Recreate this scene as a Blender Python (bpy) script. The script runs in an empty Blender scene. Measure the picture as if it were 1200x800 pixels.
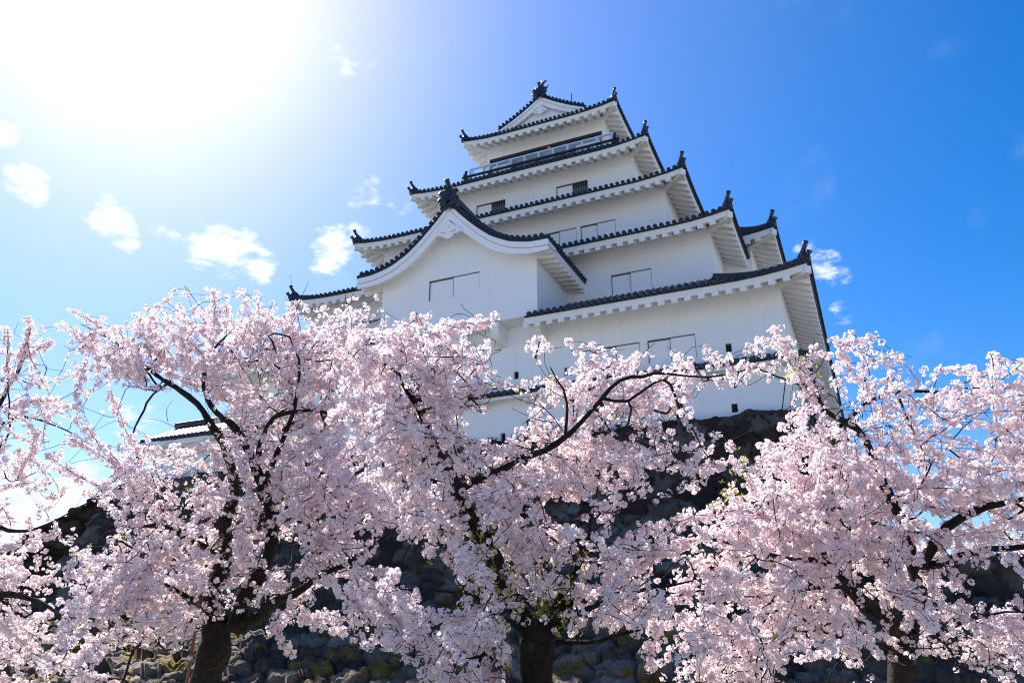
import bpy, math, random
import numpy as np
from mathutils import Vector, Matrix
rng = np.random.default_rng(7); random.seed(7)
S = bpy.context.scene
# ------------------------------------------------------------------ camera
YAW, PITCH, FPX = 1.99197518, 0.37095325, 933.292          # photo: 1200 x 800
cam = bpy.data.objects.new("camera", bpy.data.cameras.new("camera"))
S.collection.objects.link(cam); S.camera = cam
cam.location = (0, 0, 1.6); cam.rotation_euler = (math.pi/2 + PITCH, 0, YAW - math.pi/2)
cam.data.sensor_width = 36; cam.data.lens = 36*FPX/1200
cam.data.clip_start = 0.1; cam.data.clip_end = 20000
CD = np.array([math.cos(YAW)*math.cos(PITCH), math.sin(YAW)*math.cos(PITCH), math.sin(PITCH)])
CR = np.array([math.sin(YAW), -math.cos(YAW), 0.0]); CU = np.cross(CR, CD); C0 = np.array([0, 0, 1.6])
def ray(u, v): return CD + CR*((u-600)/FPX) - CU*((v-400)/FPX)
def at(u, v, depth): return C0 + ray(u, v)*depth
def project(P):
    q = P - C0; w = q@CD
    return 600+FPX*(q@CR)/w, 400-FPX*(q@CU)/w
# ------------------------------------------------------------------ world + sun
SUN_EL, SUN_AZ = math.radians(44.0), math.radians(146.0)    # azimuth counter-clockwise from +X
sd = np.array([math.cos(SUN_AZ)*math.cos(SUN_EL), math.sin(SUN_AZ)*math.cos(SUN_EL), math.sin(SUN_EL)])
W = bpy.data.worlds.new("World"); S.world = W; W.use_nodes = True
nt = W.node_tree; nt.nodes.clear()
def N(tree, t, **kw):
    n = tree.nodes.new(t)
    for k, v in kw.items(): setattr(n, k, v)
    return n
def math_(tree, op, a, b=None, clamp=False):
    n = N(tree, 'ShaderNodeMath', operation=op, use_clamp=clamp)
    for i, x in enumerate((a, b)):
        if x is None: continue
        if isinstance(x, (int, float)): n.inputs[i].default_value = x
        else: tree.links.new(x, n.inputs[i])
    return n.outputs[0]
def maprange(tree, x, a, b, c, d, smooth=False):
    n = N(tree, 'ShaderNodeMapRange'); n.clamp = True
    if smooth: n.interpolation_type = 'SMOOTHSTEP'
    tree.links.new(x, n.inputs[0])
    for i, v in enumerate((a, b, c, d)): n.inputs[i+1].default_value = v
    return n.outputs[0]
def mixcol(tree, fac, a, b, mode='MIX'):
    n = N(tree, 'ShaderNodeMix', data_type='RGBA', blend_type=mode)
    for s, x in ((0, fac), (6, a), (7, b)):
        if isinstance(x, (int, float)): n.inputs[s].default_value = x
        elif isinstance(x, tuple): n.inputs[s].default_value = (*x, 1)
        else: tree.links.new(x, n.inputs[s])
    return n.outputs[2]
sky = N(nt, 'ShaderNodeTexSky', sky_type='NISHITA'); sky.sun_disc = False
sky.sun_elevation = SUN_EL; sky.sun_rotation = math.pi/2 - SUN_AZ
sky.air_density = 1.0; sky.dust_density = .4; sky.ozone_density = 3.0; sky.altitude = 200
tc = N(nt, 'ShaderNodeTexCoord')
nrm = N(nt, 'ShaderNodeVectorMath', operation='NORMALIZE'); nt.links.new(tc.outputs['Generated'], nrm.inputs[0])
DIR = nrm.outputs[0]
def dotdir(v):
    n = N(nt, 'ShaderNodeVectorMath', operation='DOT_PRODUCT'); nt.links.new(DIR, n.inputs[0]); n.inputs[1].default_value = tuple(v)
    return n.outputs['Value']
sdot = math_(nt, 'MAXIMUM', dotdir(sd), 0.0)
# bright forward-scattering aureole of slightly hazy spring air round the sun
aur = math_(nt, 'ADD', math_(nt, 'MULTIPLY', math_(nt, 'POWER', sdot, 4.5), 1.0), math_(nt, 'MULTIPLY', math_(nt, 'POWER', sdot, 34.0), 1.9))
hsv = N(nt, 'ShaderNodeHueSaturation'); hsv.inputs['Saturation'].default_value = 1.45; hsv.inputs['Value'].default_value = 1.0
nt.links.new(sky.outputs[0], hsv.inputs['Color'])
aurc = N(nt, 'ShaderNodeVectorMath', operation='SCALE'); aurc.inputs[0].default_value = (1.0, 0.955, 1.0); nt.links.new(aur, aurc.inputs['Scale'])
skyc = mixcol(nt, 1.0, mixcol(nt, 1.0, hsv.outputs[0], (1.1, .925, 1.05), 'MULTIPLY'), aurc.outputs[0], 'ADD')
# small fair-weather clouds, fixed by direction
noi = N(nt, 'ShaderNodeTexNoise'); noi.inputs['Scale'].default_value = 34; noi.inputs['Detail'].default_value = 9; noi.inputs['Roughness'].default_value = 0.62
cmap = N(nt, 'ShaderNodeMapping'); cmap.inputs['Scale'].default_value = (1, 1, 2.1); cmap.inputs['Rotation'].default_value = (.25, .2, 0); nt.links.new(DIR, cmap.inputs['Vector']); nt.links.new(cmap.outputs[0], noi.inputs['Vector'])
noi2 = N(nt, 'ShaderNodeTexNoise'); noi2.inputs['Scale'].default_value = 9; noi2.inputs['Detail'].default_value = 4
nt.links.new(DIR, noi2.inputs['Vector'])
CLOUDS = [(245,288,30,1.0),(275,296,34,1.0),(305,312,22,1.0),(128,256,28,1.0),(148,276,22,1.0),(28,208,26,1.0),(42,226,17,1.0),(4,160,20,1.0),
          (392,290,28,.95),(382,310,20,1.0),(420,278,18,.8),(962,308,22,.75),(978,322,20,.7),(946,292,16,.5),(400,75,22,.55),(435,82,12,.55),
          (430,228,26,.5),(465,232,22,.45),(182,268,13,.7),(203,276,13,.45),(270,402,40,.9),(40,600,60,1.0),(85,585,45,1.0),(20,560,40,.9),(985,366,16,.4),(160,490,30,.55)]
acc = None
for (u, v, r, s) in CLOUDS:
    d = ray(u, v); d /= np.linalg.norm(d); ang = r*.98/FPX*(np.linalg.norm(ray(u, v))**-1)
    m = maprange(nt, dotdir(d), math.cos(ang*1.15), 1.0, 0.0, s, False)
    acc = m if acc is None else math_(nt, 'MAXIMUM', acc, m)
cl = math_(nt, 'ADD', acc, math_(nt, 'MULTIPLY', math_(nt, 'SUBTRACT', noi.outputs[0], 0.5), 3.4))
cl = math_(nt, 'MULTIPLY', maprange(nt, cl, 0.20, 1.5, 0, 1, True), maprange(nt, acc, 0.0, 0.25, 0, 1, True))
wisp = math_(nt, 'MULTIPLY', maprange(nt, noi2.outputs[0], 0.58, 0.8, 0, 0.10, True), 1.0)
cl = math_(nt, 'MAXIMUM', cl, wisp)
cloudc = mixcol(nt, 1.0, skyc, (8.0, 8.1, 8.3), 'LIGHTEN')
skyc = mixcol(nt, math_(nt, 'MULTIPLY', cl, 0.85), skyc, cloudc)
bg = N(nt, 'ShaderNodeBackground'); bg.inputs['Strength'].default_value = 0.068
nt.links.new(skyc, bg.inputs['Color'])
wo = N(nt, 'ShaderNodeOutputWorld'); nt.links.new(bg.outputs[0], wo.inputs[0])
sun = bpy.data.objects.new("sun", bpy.data.lights.new("sun", 'SUN')); S.collection.objects.link(sun)
sun.data.energy = 5.0; sun.data.angle = math.radians(0.55); sun.data.color = (1.0, 0.975, 0.945)
sun.rotation_euler = Vector(sd).to_track_quat('Z', 'Y').to_euler(); sun.location = tuple(sd*200)
S.view_settings.view_transform = 'Standard'; S.view_settings.look = 'None'; S.view_settings.gamma = 1
S.view_settings.exposure = 1.42
S.cycles.max_bounces = 10; S.cycles.diffuse_bounces = 6; S.cycles.glossy_bounces = 2; S.cycles.transmission_bounces = 8
S.cycles.transparent_max_bounces = 6; S.cycles.use_denoising = True; S.cycles.sample_clamp_indirect = 6
S.cycles.filter_width = 1.1
S.cycles.caustics_reflective = False; S.cycles.caustics_refractive = False
# ------------------------------------------------------------------ materials
def mat(name):
    m = bpy.data.materials.new(name); m.use_nodes = True
    t = m.node_tree; b = t.nodes['Principled BSDF']
    return m, t, b
def noise(t, scale, detail=5, rough=.6, coord='Object', vec=None):
    n = N(t, 'ShaderNodeTexNoise'); n.inputs['Scale'].default_value = scale; n.inputs['Detail'].default_value = detail; n.inputs['Roughness'].default_value = rough
    if vec is None:
        c = N(t, 'ShaderNodeTexCoord'); t.links.new(c.outputs[coord], n.inputs['Vector'])
    else: t.links.new(vec, n.inputs['Vector'])
    return n.outputs[0]
def bump(t, b, h, strength, dist):
    n = N(t, 'ShaderNodeBump'); n.inputs['Strength'].default_value = strength; n.inputs['Distance'].default_value = dist
    t.links.new(h, n.inputs['Height']); t.links.new(n.outputs[0], b.inputs['Normal'])
def simple(name, col, rough=.6, var=.25, scale=3.0, bmp=.0, spec=.5, metal=0.0):
    m, t, b = mat(name)
    f = noise(t, scale)
    c = mixcol(t, maprange(t, f, .3, .7, 0, 1), tuple(x*(1-var) for x in col), tuple(min(1, x*(1+var)) for x in col))
    t.links.new(c, b.inputs['Base Color']); b.inputs['Roughness'].default_value = rough; b.inputs['Metallic'].default_value = metal
    b.inputs['Specular IOR Level'].default_value = spec
    if bmp: bump(t, b, noise(t, scale*8, 6), bmp, .02)
    return m
def plaster(name, base, dirt=.17):
    m, t, b = mat(name)
    c = N(t, 'ShaderNodeTexCoord'); mp = N(t, 'ShaderNodeMapping'); mp.inputs['Scale'].default_value = (1.6, 1.6, .22)
    t.links.new(c.outputs['Object'], mp.inputs['Vector'])
    streak = noise(t, 1.4, 6, .65, vec=mp.outputs[0]); blot = noise(t, .35, 5, .6); fine = noise(t, 9, 6, .7)
    col = mixcol(t, maprange(t, blot, .35, .7, 0, .5), base, tuple(x*.93 for x in base))
    col = mixcol(t, maprange(t, streak, .56, .78, 0, dirt*2.2), col, (base[0]*.72, base[1]*.70, base[2]*.68))
    t.links.new(col, b.inputs['Base Color']); b.inputs['Roughness'].default_value = .85; b.inputs['Specular IOR Level'].default_value = .2
    bump(t, b, fine, .12, .02)
    return m
M_PLASTER = plaster("white_plaster", (.815, .825, .862))  # white plaster, with the blue cast of skylit shade tinted into it
M_EAVE = plaster("eave_plaster", (.83, .815, .80), .06)
M_TRIM = plaster("gable_trim_plaster", (.83, .838, .862), .05)
M_LINE = simple("seam_brown", (.30, .22, .17), .8)
M_TILE = simple("roof_tile", (.020, .022, .032), .36, .35, 2.2, .1)
M_RIDGE = simple("ridge_tile", (.018, .021, .034), .33, .3, 4, .15)
M_WOOD = simple("dark_wood", (.022, .018, .016), .6, .3, 6)
M_SHUT = plaster("shutter_plaster", (.82, .83, .862), .05)
M_FRAME_SHADOW = simple("frame_and_shadow", (.13, .115, .10), .7)
M_PANE = simple("window_pane", (.055, .10, .125), .12, .2, 3, 0, .8)
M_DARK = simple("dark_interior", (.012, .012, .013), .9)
M_RAILP = simple("rail_paint", (.50, .64, .84), .4, .05)
M_BARK, t_, b_ = mat("cherry_bark")
f_ = noise(t_, 6, 8, .7); mp_ = N(t_, 'ShaderNodeTexCoord')
c_ = mixcol(t_, maprange(t_, f_, .35, .7, 0, 1), (.008, .006, .0055), (.036, .027, .022))
geo_ = N(t_, 'ShaderNodeNewGeometry'); sep_ = N(t_, 'ShaderNodeSeparateXYZ'); t_.links.new(geo_.outputs['Position'], sep_.inputs[0])
moss_ = math_(t_, 'MULTIPLY', maprange(t_, noise(t_, 3.5, 6, .7), .56, .66, 0, 1, True), maprange(t_, sep_.outputs[2], 1.6, 2.6, .8, 0))
c_ = mixcol(t_, moss_, c_, (.085, .080, .022))
t_.links.new(c_, b_.inputs['Base Color']); b_.inputs['Roughness'].default_value = .9; b_.inputs['Specular IOR Level'].default_value = .2
bump(t_, b_, noise(t_, 22, 8, .75), .8, .03)
M_TWIG = simple("twig_bark", (.022, .016, .015), .85, .3, 20, 0, .15)
def petal_mat(name, trans):
    m, t, b = mat(name); t.nodes.remove(b)
    a = N(t, 'ShaderNodeAttribute', attribute_name='Col')
    d = N(t, 'ShaderNodeBsdfDiffuse'); tr = N(t, 'ShaderNodeBsdfTranslucent'); mx = N(t, 'ShaderNodeMixShader'); mx.inputs[0].default_value = trans
    t.links.new(a.outputs['Color'], d.inputs['Color']); t.links.new(a.outputs['Color'], tr.inputs['Color'])
    t.links.new(d.outputs[0], mx.inputs[1]); t.links.new(tr.outputs[0], mx.inputs[2])
    t.links.new(mx.outputs[0], t.nodes['Material Output'].inputs[0])
    return m
M_PETAL = petal_mat("cherry_petal", .44)
M_LEAF = petal_mat("young_leaf", .5)
def stone_mat(name, dark, light, moss_lo, moss_hi, moss_amt):
    m, t, b = mat(name)
    a = N(t, 'ShaderNodeAttribute', attribute_name='tint'); sp = N(t, 'ShaderNodeSeparateColor'); t.links.new(a.outputs['Color'], sp.inputs[0])
    f = noise(t, 2.6, 9, .7); g = noise(t, 14, 7, .7)
    c = mixcol(t, sp.outputs[0], dark, light)
    c = mixcol(t, math_(t, 'MULTIPLY', sp.outputs[1], .8), c, (.05, .026, .021))
    c = mixcol(t, maprange(t, f, .3, .75, .55, 0), c, tuple(x*.45 for x in dark))
    c = mixcol(t, maprange(t, g, .60, .72, 0, .35), c, (.16, .155, .15))
    ge = N(t, 'ShaderNodeNewGeometry'); s2 = N(t, 'ShaderNodeSeparateXYZ'); t.links.new(ge.outputs['Position'], s2.inputs[0])
    lich = math_(t, 'MULTIPLY', maprange(t, noise(t, .9, 8, .72), .49, .56, 0, 1, True), maprange(t, s2.outputs[2], moss_lo, moss_hi, moss_amt, 0))
    lich = math_(t, 'MULTIPLY', lich, maprange(t, sp.outputs[2], .35, .6, .15, 1))
    lc = mixcol(t, maprange(t, g, .4, .6, 0, 1), (.30, .15, .018), (.15, .125, .025))
    c = mixcol(t, lich, c, lc)
    t.links.new(c, b.inputs['Base Color']); b.inputs['Roughness'].default_value = .85; b.inputs['Specular IOR Level'].default_value = .25
    bump(t, b, math_(t, 'ADD', f, math_(t, 'MULTIPLY', g, .6)), 1.0, .14)
    return m
M_STONE = stone_mat("castle_stone", (.026, .0215, .0185), (.26, .225, .20), 1.5, 6.0, .7)
M_BOULD = stone_mat("boulder_stone", (.08, .060, .046), (.42, .335, .26), 2.5, 5.0, 1.0)
M_GROUND, t_, b_ = mat("earth_ground")
f_ = noise(t_, .35, 8, .65); g_ = noise(t_, 5, 8, .7)
c_ = mixcol(t_, maprange(t_, f_, .4, .62, 0, 1), (.30, .29, .275), (.15, .16, .10))
c_ = mixcol(t_, maprange(t_, g_, .55, .68, 0, .6), c_, (.52, .47, .49))
t_.links.new(c_, b_.inputs['Base Color']); b_.inputs['Roughness'].default_value = .95; bump(t_, b_, g_, .5, .05)
# ------------------------------------------------------------------ mesh helpers
def link(o, parent=None):
    S.collection.objects.link(o)
    if parent is not None: o.parent = parent
    return o
def tag(o, label=None, cat=None, group=None, kind=None):
    for k, v in (("label", label), ("category", cat), ("group", group), ("kind", kind)):
        if v: o[k] = v
    return o
def empty(name, label, cat, loc=(0, 0, 0), group=None):
    o = bpy.data.objects.new(name, None); o.location = loc; o.empty_display_size = .5
    return tag(link(o), label, cat, group)
class MB:
    """collects faces in world space, then links ONE mesh object"""
    def __init__(s): s.v = []; s.f = []
    def add(s, vs, fs):
        k = len(s.v); s.v += [tuple(map(float, p)) for p in vs]; s.f += [tuple(i+k for i in f) for f in fs]
    def hexa(s, p):   # 8 corners: bottom 4 (ccw), top 4
        s.add(p, [(3,2,1,0),(4,5,6,7),(0,1,5,4),(1,2,6,5),(2,3,7,6),(3,0,4,7)])
    def box(s, x0, x1, y0, y1, z0, z1):
        s.hexa([(x0,y0,z0),(x1,y0,z0),(x1,y1,z0),(x0,y1,z0),(x0,y0,z1),(x1,y0,z1),(x1,y1,z1),(x0,y1,z1)])
    def bar(s, p, q, w, h, up=(0,0,1)):   # box beam from p to q, w wide and h high, hanging centred
        p, q = np.array(p, float), np.array(q, float); d = q-p; d /= np.linalg.norm(d)
        sde = np.cross(d, up); sde /= np.linalg.norm(sde); u = np.cross(sde, d)
        c = [(-w/2,-h/2),(w/2,-h/2),(w/2,h/2),(-w/2,h/2)]
        s.hexa([p+sde*a+u*b for a, b in c]+[q+sde*a+u*b for a, b in c])
    def tube(s, pts, rad, n=8, cap=True):
        pts = [np.array(p, float) for p in pts]
        if np.isscalar(rad): rad = [rad]*len(pts)
        k = len(s.v); ref = None
        for i, p in enumerate(pts):
            d = pts[min(i+1, len(pts)-1)]-pts[max(i-1, 0)]; d = d/(np.linalg.norm(d)+1e-9)
            if ref is None: ref = np.array([0,0,1.]) if abs(d[2]) < .9 else np.array([1.,0,0])
            a = np.cross(d, ref); a /= np.linalg.norm(a)+1e-9; b = np.cross(a, d); ref = b
            for j in range(n):
                th = 2*math.pi*j/n; s.v.append(tuple(p+(a*math.cos(th)+b*math.sin(th))*rad[i]))
        for i in range(len(pts)-1):
            for j in range(n): s.f.append((k+i*n+j, k+i*n+(j+1)%n, k+(i+1)*n+(j+1)%n, k+(i+1)*n+j))
        if cap:
            s.f.append(tuple(k+j for j in range(n))[::-1]); s.f.append(tuple(k+(len(pts)-1)*n+j for j in range(n)))
    def ball(s, c, r, n=10, m=7, sc=(1,1,1)):
        k = len(s.v)
        for i in range(m+1):
            ph = math.pi*i/m
            for j in range(n):
                th = 2*math.pi*j/n
                s.v.append((c[0]+r*sc[0]*math.sin(ph)*math.cos(th), c[1]+r*sc[1]*math.sin(ph)*math.sin(th), c[2]+r*sc[2]*math.cos(ph)))
        for i in range(m):
            for j in range(n): s.f.append((k+i*n+j, k+(i+1)*n+j, k+(i+1)*n+(j+1)%n, k+i*n+(j+1)%n))
    def extrude(s, outline, y0, y1):      # outline in (x,z), extruded in y
        n = len(outline); k = len(s.v)
        s.v += [(x, y0, z) for x, z in outline]+[(x, y1, z) for x, z in outline]
        s.f.append(tuple(k+i for i in range(n))); s.f.append(tuple(k+n+i for i in range(n))[::-1])
        for i in range(n): s.f.append((k+i, k+n+i, k+n+(i+1)%n, k+(i+1)%n))
    def ribbon(s, top, bot, y0, y1):      # a closed band between two (x,z) curves, y0..y1
        n = len(top); k = len(s.v)
        for i in range(n): s.v += [(*[top[i][0], y0, top[i][1]],), (bot[i][0], y0, bot[i][1]), (bot[i][0], y1, bot[i][1]), (top[i][0], y1, top[i][1])]
        for i in range(n-1):
            a = k+4*i; b = a+4
            for j in range(4): s.f.append((a+j, a+(j+1)%4, b+(j+1)%4, b+j))
        s.f.append((k, k+3, k+2, k+1)); e = k+4*(n-1); s.f.append((e, e+1, e+2, e+3))
    def build(s, name, m, parent=None, smooth=False, label=None, bevel=0):
        me = bpy.data.meshes.new(name); me.from_pydata(s.v, [], s.f); me.update()
        bmn = __import__('bmesh').new(); bmn.from_mesh(me); __import__('bmesh').ops.recalc_face_normals(bmn, faces=bmn.faces); bmn.to_mesh(me); bmn.free()
        o = bpy.data.objects.new(name, me); me.materials.append(m); link(o, parent)
        if parent is not None: o.matrix_parent_inverse = Matrix.Translation(-Vector(world_loc(parent)))
        if smooth: me.polygons.foreach_set('use_smooth', [True]*len(me.polygons))
        if bevel:
            b = o.modifiers.new('bevel', 'BEVEL'); b.width = bevel; b.segments = 2; b.limit_method = 'ANGLE'
        if label: o['label'] = label
        return o
def world_loc(o):
    return o.location.copy() if o.type == 'EMPTY' else Vector((0, 0, 0))   # parts sit at world identity
def bulk(name, V, quads, m, parent=None, col=None, smooth=False, attr='Col'):
    me = bpy.data.meshes.new(name); nf = len(quads)
    me.vertices.add(len(V)); me.vertices.foreach_set('co', np.ascontiguousarray(V, np.float32).ravel())
    me.loops.add(nf*4); me.loops.foreach_set('vertex_index', np.ascontiguousarray(quads, np.int32).ravel())
    me.polygons.add(nf); me.polygons.foreach_set('loop_start', np.arange(0, nf*4, 4, dtype=np.int32))
    me.polygons.foreach_set('use_smooth', np.full(nf, smooth))
    me.update(calc_edges=True)
    if col is not None:
        a = me.color_attributes.new(attr, 'FLOAT_COLOR', 'POINT')
        a.data.foreach_set('color', np.ascontiguousarray(np.c_[col, np.ones(len(col))], np.float32).ravel())
    me.materials.append(m); o = bpy.data.objects.new(name, me); link(o, parent)
    if parent is not None: o.matrix_parent_inverse = Matrix.Translation(-Vector(world_loc(parent)))
    return o
# ------------------------------------------------------------------ ground
def grid_sheet(name, xs, ys, zf, m):
    X, Y = np.meshgrid(xs, ys); Zz = zf(X, Y); n, k = X.shape
    V = np.c_[X.ravel(), Y.ravel(), Zz.ravel()]; idx = np.arange(n*k).reshape(n, k)
    Q = np.stack([idx[:-1, :-1], idx[:-1, 1:], idx[1:, 1:], idx[1:, :-1]], -1).reshape(-1, 4)
    return bulk(name, V, Q, m, smooth=True)
gx = np.r_[-3000, -600, -150, np.linspace(-80, 60, 90), 150, 600, 3000]; gy = np.r_[-3000, -600, -120, np.linspace(-40, 90, 80), 200, 600, 3000]
g = grid_sheet("ground", gx, gy, lambda X, Y: .12*np.sin(X*.31)*np.cos(Y*.27)*np.exp(-((X+8)**2+(Y-12)**2)/900) - .05, M_GROUND)
tag(g, kind="structure")
# ------------------------------------------------------------------ stone walls
def stones(name, W_, prof, origin, along, outward, sw, sh, disp, m, seed, res=.085, ends=0.0, ztop=None):
    """dry-stone face: W_ metres along, prof = list of (outset, z) from bottom to top; stones from a jittered cell pattern"""
    r = np.random.default_rng(seed); prof = np.array(prof, float)
    seg = np.r_[0, np.cumsum(np.hypot(*np.diff(prof, axis=0).T))]; H = seg[-1]
    nu, nv = int(W_/res)+1, int(H/res)+1
    U, V = np.meshgrid(np.linspace(0, W_, nu), np.linspace(0, H, nv))
    gu, gv = int(W_/sw)+5, int(H/sh)+5
    off = r.uniform(-.5, .5, (gv,))
    sx = (np.arange(gu)[None, :]-2+.5+off[:, None]+r.uniform(-.34, .34, (gv, gu)))*sw
    sy = (np.arange(gv)[:, None]-2+.5+r.uniform(-.34, .34, (gv, gu)))*sh
    pw = r.uniform(-.12, .16, (gv, gu)); sk = r.uniform(-.55, .55, (gv, gu))
    ci = np.clip((V/sh).astype(int)+2, 2, gv-3); cj = np.clip((U/sw).astype(int)+2, 2, gu-3)
    wu = U + .05*np.sin(V*7+U*3)+.04*np.sin(V*17-U*11); wv = V+.04*np.sin(U*9)+.03*np.sin(U*19+V*13)
    d1 = np.full(U.shape, 9.); d2 = d1.copy(); si = np.zeros(U.shape, int)
    for a in range(-2, 3):
        for b in range(-2, 3):
            i, j = ci+a, np.clip(cj+b, 0, gu-1); i = np.clip(i, 0, gv-1)
            d = (np.abs((wu-sx[i, j])/sw+sk[i, j]*(wv-sy[i, j])/sh)**3+np.abs((wv-sy[i, j])/sh-sk[i, j]*.5*(wu-sx[i, j])/sw)**3)**(1/3)-pw[i, j]; k = i*gu+j
            new = d < d1; d2 = np.where(new, d1, np.minimum(d2, d)); si = np.where(new, k, si); d1 = np.where(new, d, d1)
    e = np.clip((d2-d1)/.17, 0, 1); shape = 1-(1-e)**2.4
    hi = r.uniform(.55, 1.15, gu*gv)[si]; tx = r.uniform(-.6, .6, gu*gv)[si]; ty = r.uniform(-.8, .2, gu*gv)[si]
    cxs, cys = sx.ravel()[si], sy.ravel()[si]
    D = disp*(shape*hi+shape*(tx*(U-cxs)/sw+ty*(V-cys)/sh))
    rough = sum(np.sin(U*f1+p1)*np.sin(V*f2+p2)*am for f1, f2, p1, p2, am in ((7, 9, 1, 2, .03), (11, 13, 1, 2, .025), (23, 19, 3, 1, .018), (31, 29, 0, 4, .012)))
    D = D+rough*shape*disp*5
    o_, z_ = np.interp(V, seg, prof[:, 0]), np.interp(V, seg, prof[:, 1])
    dz, do = np.gradient(z_, axis=0), np.gradient(o_, axis=0); L = np.hypot(dz, do)+1e-9
    nO, nZ = dz/L, -do/L                       # surface normal (outward, up)
    a, n = np.array(along, float), np.array(outward, float)
    Uc = U+ends*(o_-prof[-1, 0])*(U/W_*2-1)
    if ztop is not None: z_ = z_*(ztop(U)/prof[-1, 1])
    P = np.array(origin, float)+Uc[..., None]*a+(o_+D*nO)[..., None]*n
    P[..., 2] = z_+D*nZ
    idx = np.arange(nu*nv).reshape(nv, nu)
    Q = np.stack([idx[:-1, :-1], idx[:-1, 1:], idx[1:, 1:], idx[1:, :-1]], -1).reshape(-1, 4)
    col = np.stack([r.uniform(0, 1, gu*gv)[si]*np.clip(.25+e*1.2, 0, 1), (r.uniform(0, 1, gu*gv)[si] > .72)*1.0*shape, r.uniform(0, 1, gu*gv)[si]], -1).reshape(-1, 3)
    return P.reshape(-1, 3), Q, col
def stone_obj(name, pieces, m, label, cat):
    Vs, Qs, Cs, k = [], [], [], 0
    for V, Q, c in pieces: Vs.append(V); Qs.append(Q+k); Cs.append(c); k += len(V)
    o = bulk(name, np.concatenate(Vs), np.concatenate(Qs), m, None, np.concatenate(Cs), True, 'tint')
    return tag(o, label, cat)
def batter(h0, ztop, k1=.22, k2=.028, n=16):
    zs = np.linspace(h0, ztop, n); return [(k1*(ztop-z)+k2*(ztop-z)**2, z) for z in zs]
XR, XL, YT = -1.75, -37.2, 30.42
prof = batter(-.1, 9.95)
def ztop(U): return 10.0-.62*np.clip((U-(0))/36, 0, 1)*0+np.where(U < 6.5, -.28*np.clip((6.5-U)/6.5, 0, 1), 0)+.06*np.sin(U*2.1)+.05*np.sin(U*5.3)
stone_obj("stone_wall", [stones("f", XR-XL, prof, (XL, YT, 0), (1, 0, 0), (0, -1, 0), .78, .5, .26, M_STONE, 3, ends=1.0, ztop=ztop),
    stones("r", 30, prof, (XR, YT, 0), (0, 1, 0), (1, 0, 0), .8, .52, .26, M_STONE, 4, res=.14, ends=1.0),
    stones("l", 14, batter(-.1, 9.7, .9, .02), (XL, YT+14, 0), (0, -1, 0), (-1, 0, 0), .8, .52, .3, M_STONE, 5, res=.12, ends=1.0),
    stones("t", XR-XL, [(-.02, 9.93), (-2.0, 9.96)], (XL, YT, 0), (1, 0, 0), (0, -1, 0), .8, .6, .10, M_STONE, 6, res=.12)],
    M_STONE, "tall battered dry stone base of dark boulders carrying the white keep", "stone wall")
stone_obj("terrace_wall", [stones("f", 16, batter(-.1, 4.1, .2, .03), (.4, 27.2, 0), (1, 0, 0), (-.05, -1, 0), .8, .55, .28, M_STONE, 8, res=.11),
    stones("t", 16, [(-.02, 4.08), (-3.0, 4.3)], (.4, 27.2, 0), (1, 0, 0), (0, -1, 0), .8, .6, .12, M_STONE, 9, res=.14)],
    M_STONE, "low dark stone terrace beside the right foot of the castle base", "stone wall")
stone_obj("boulder_embankment", [stones("b", 62, [(4.6, -.15), (3.4, .55), (2.2, 1.15), (.9, 1.75), (-.3, 2.15), (-1.6, 2.4)], (-46, 24.6, 0), (1, 0, 0), (0, -1, 0), 1.25, .85, .42, M_BOULD, 12, res=.075)],
    M_BOULD, "sloping bank of large grey lichen covered boulders at the foot of the base", "rock bank")
# ------------------------------------------------------------------ castle keep
CX, CY = -16.05, 45.0
KEEP = empty("castle_keep", "white plastered five storey castle keep with dark tiled roofs on a stone base", "castle", (CX, CY, 9.9))
def wall_holes(mb, axis, fixed, out, a0, a1, z0, z1, holes, depth=.14):
    """plaster face with real openings; axis 'x' = face in xz at y=fixed, 'y' = face in yz at x=fixed; out = +-1 outward"""
    As = sorted({a0, a1, *[h[0] for h in holes], *[h[1] for h in holes]}); Zs = sorted({z0, z1, *[h[2] for h in holes], *[h[3] for h in holes]})
    P = (lambda a, z, d=0: (a, fixed-out*d, z)) if axis == 'x' else (lambda a, z, d=0: (fixed-out*d, a, z))
    for i in range(len(As)-1):
        for j in range(len(Zs)-1):
            ca, cz = (As[i]+As[i+1])/2, (Zs[j]+Zs[j+1])/2
            if any(h[0] < ca < h[1] and h[2] < cz < h[3] for h in holes): continue
            mb.add([P(As[i], Zs[j]), P(As[i+1], Zs[j]), P(As[i+1], Zs[j+1]), P(As[i], Zs[j+1])], [(0, 1, 2, 3)])
    for h in holes:
        b, c, d, e = h[:4]
        for q in ([(b, d), (c, d)], [(c, d), (c, e)], [(c, e), (b, e)], [(b, e), (b, d)]):
            mb.add([P(*q[0]), P(*q[1]), P(*q[1], depth), P(*q[0], depth)], [(0, 1, 2, 3)])
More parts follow.
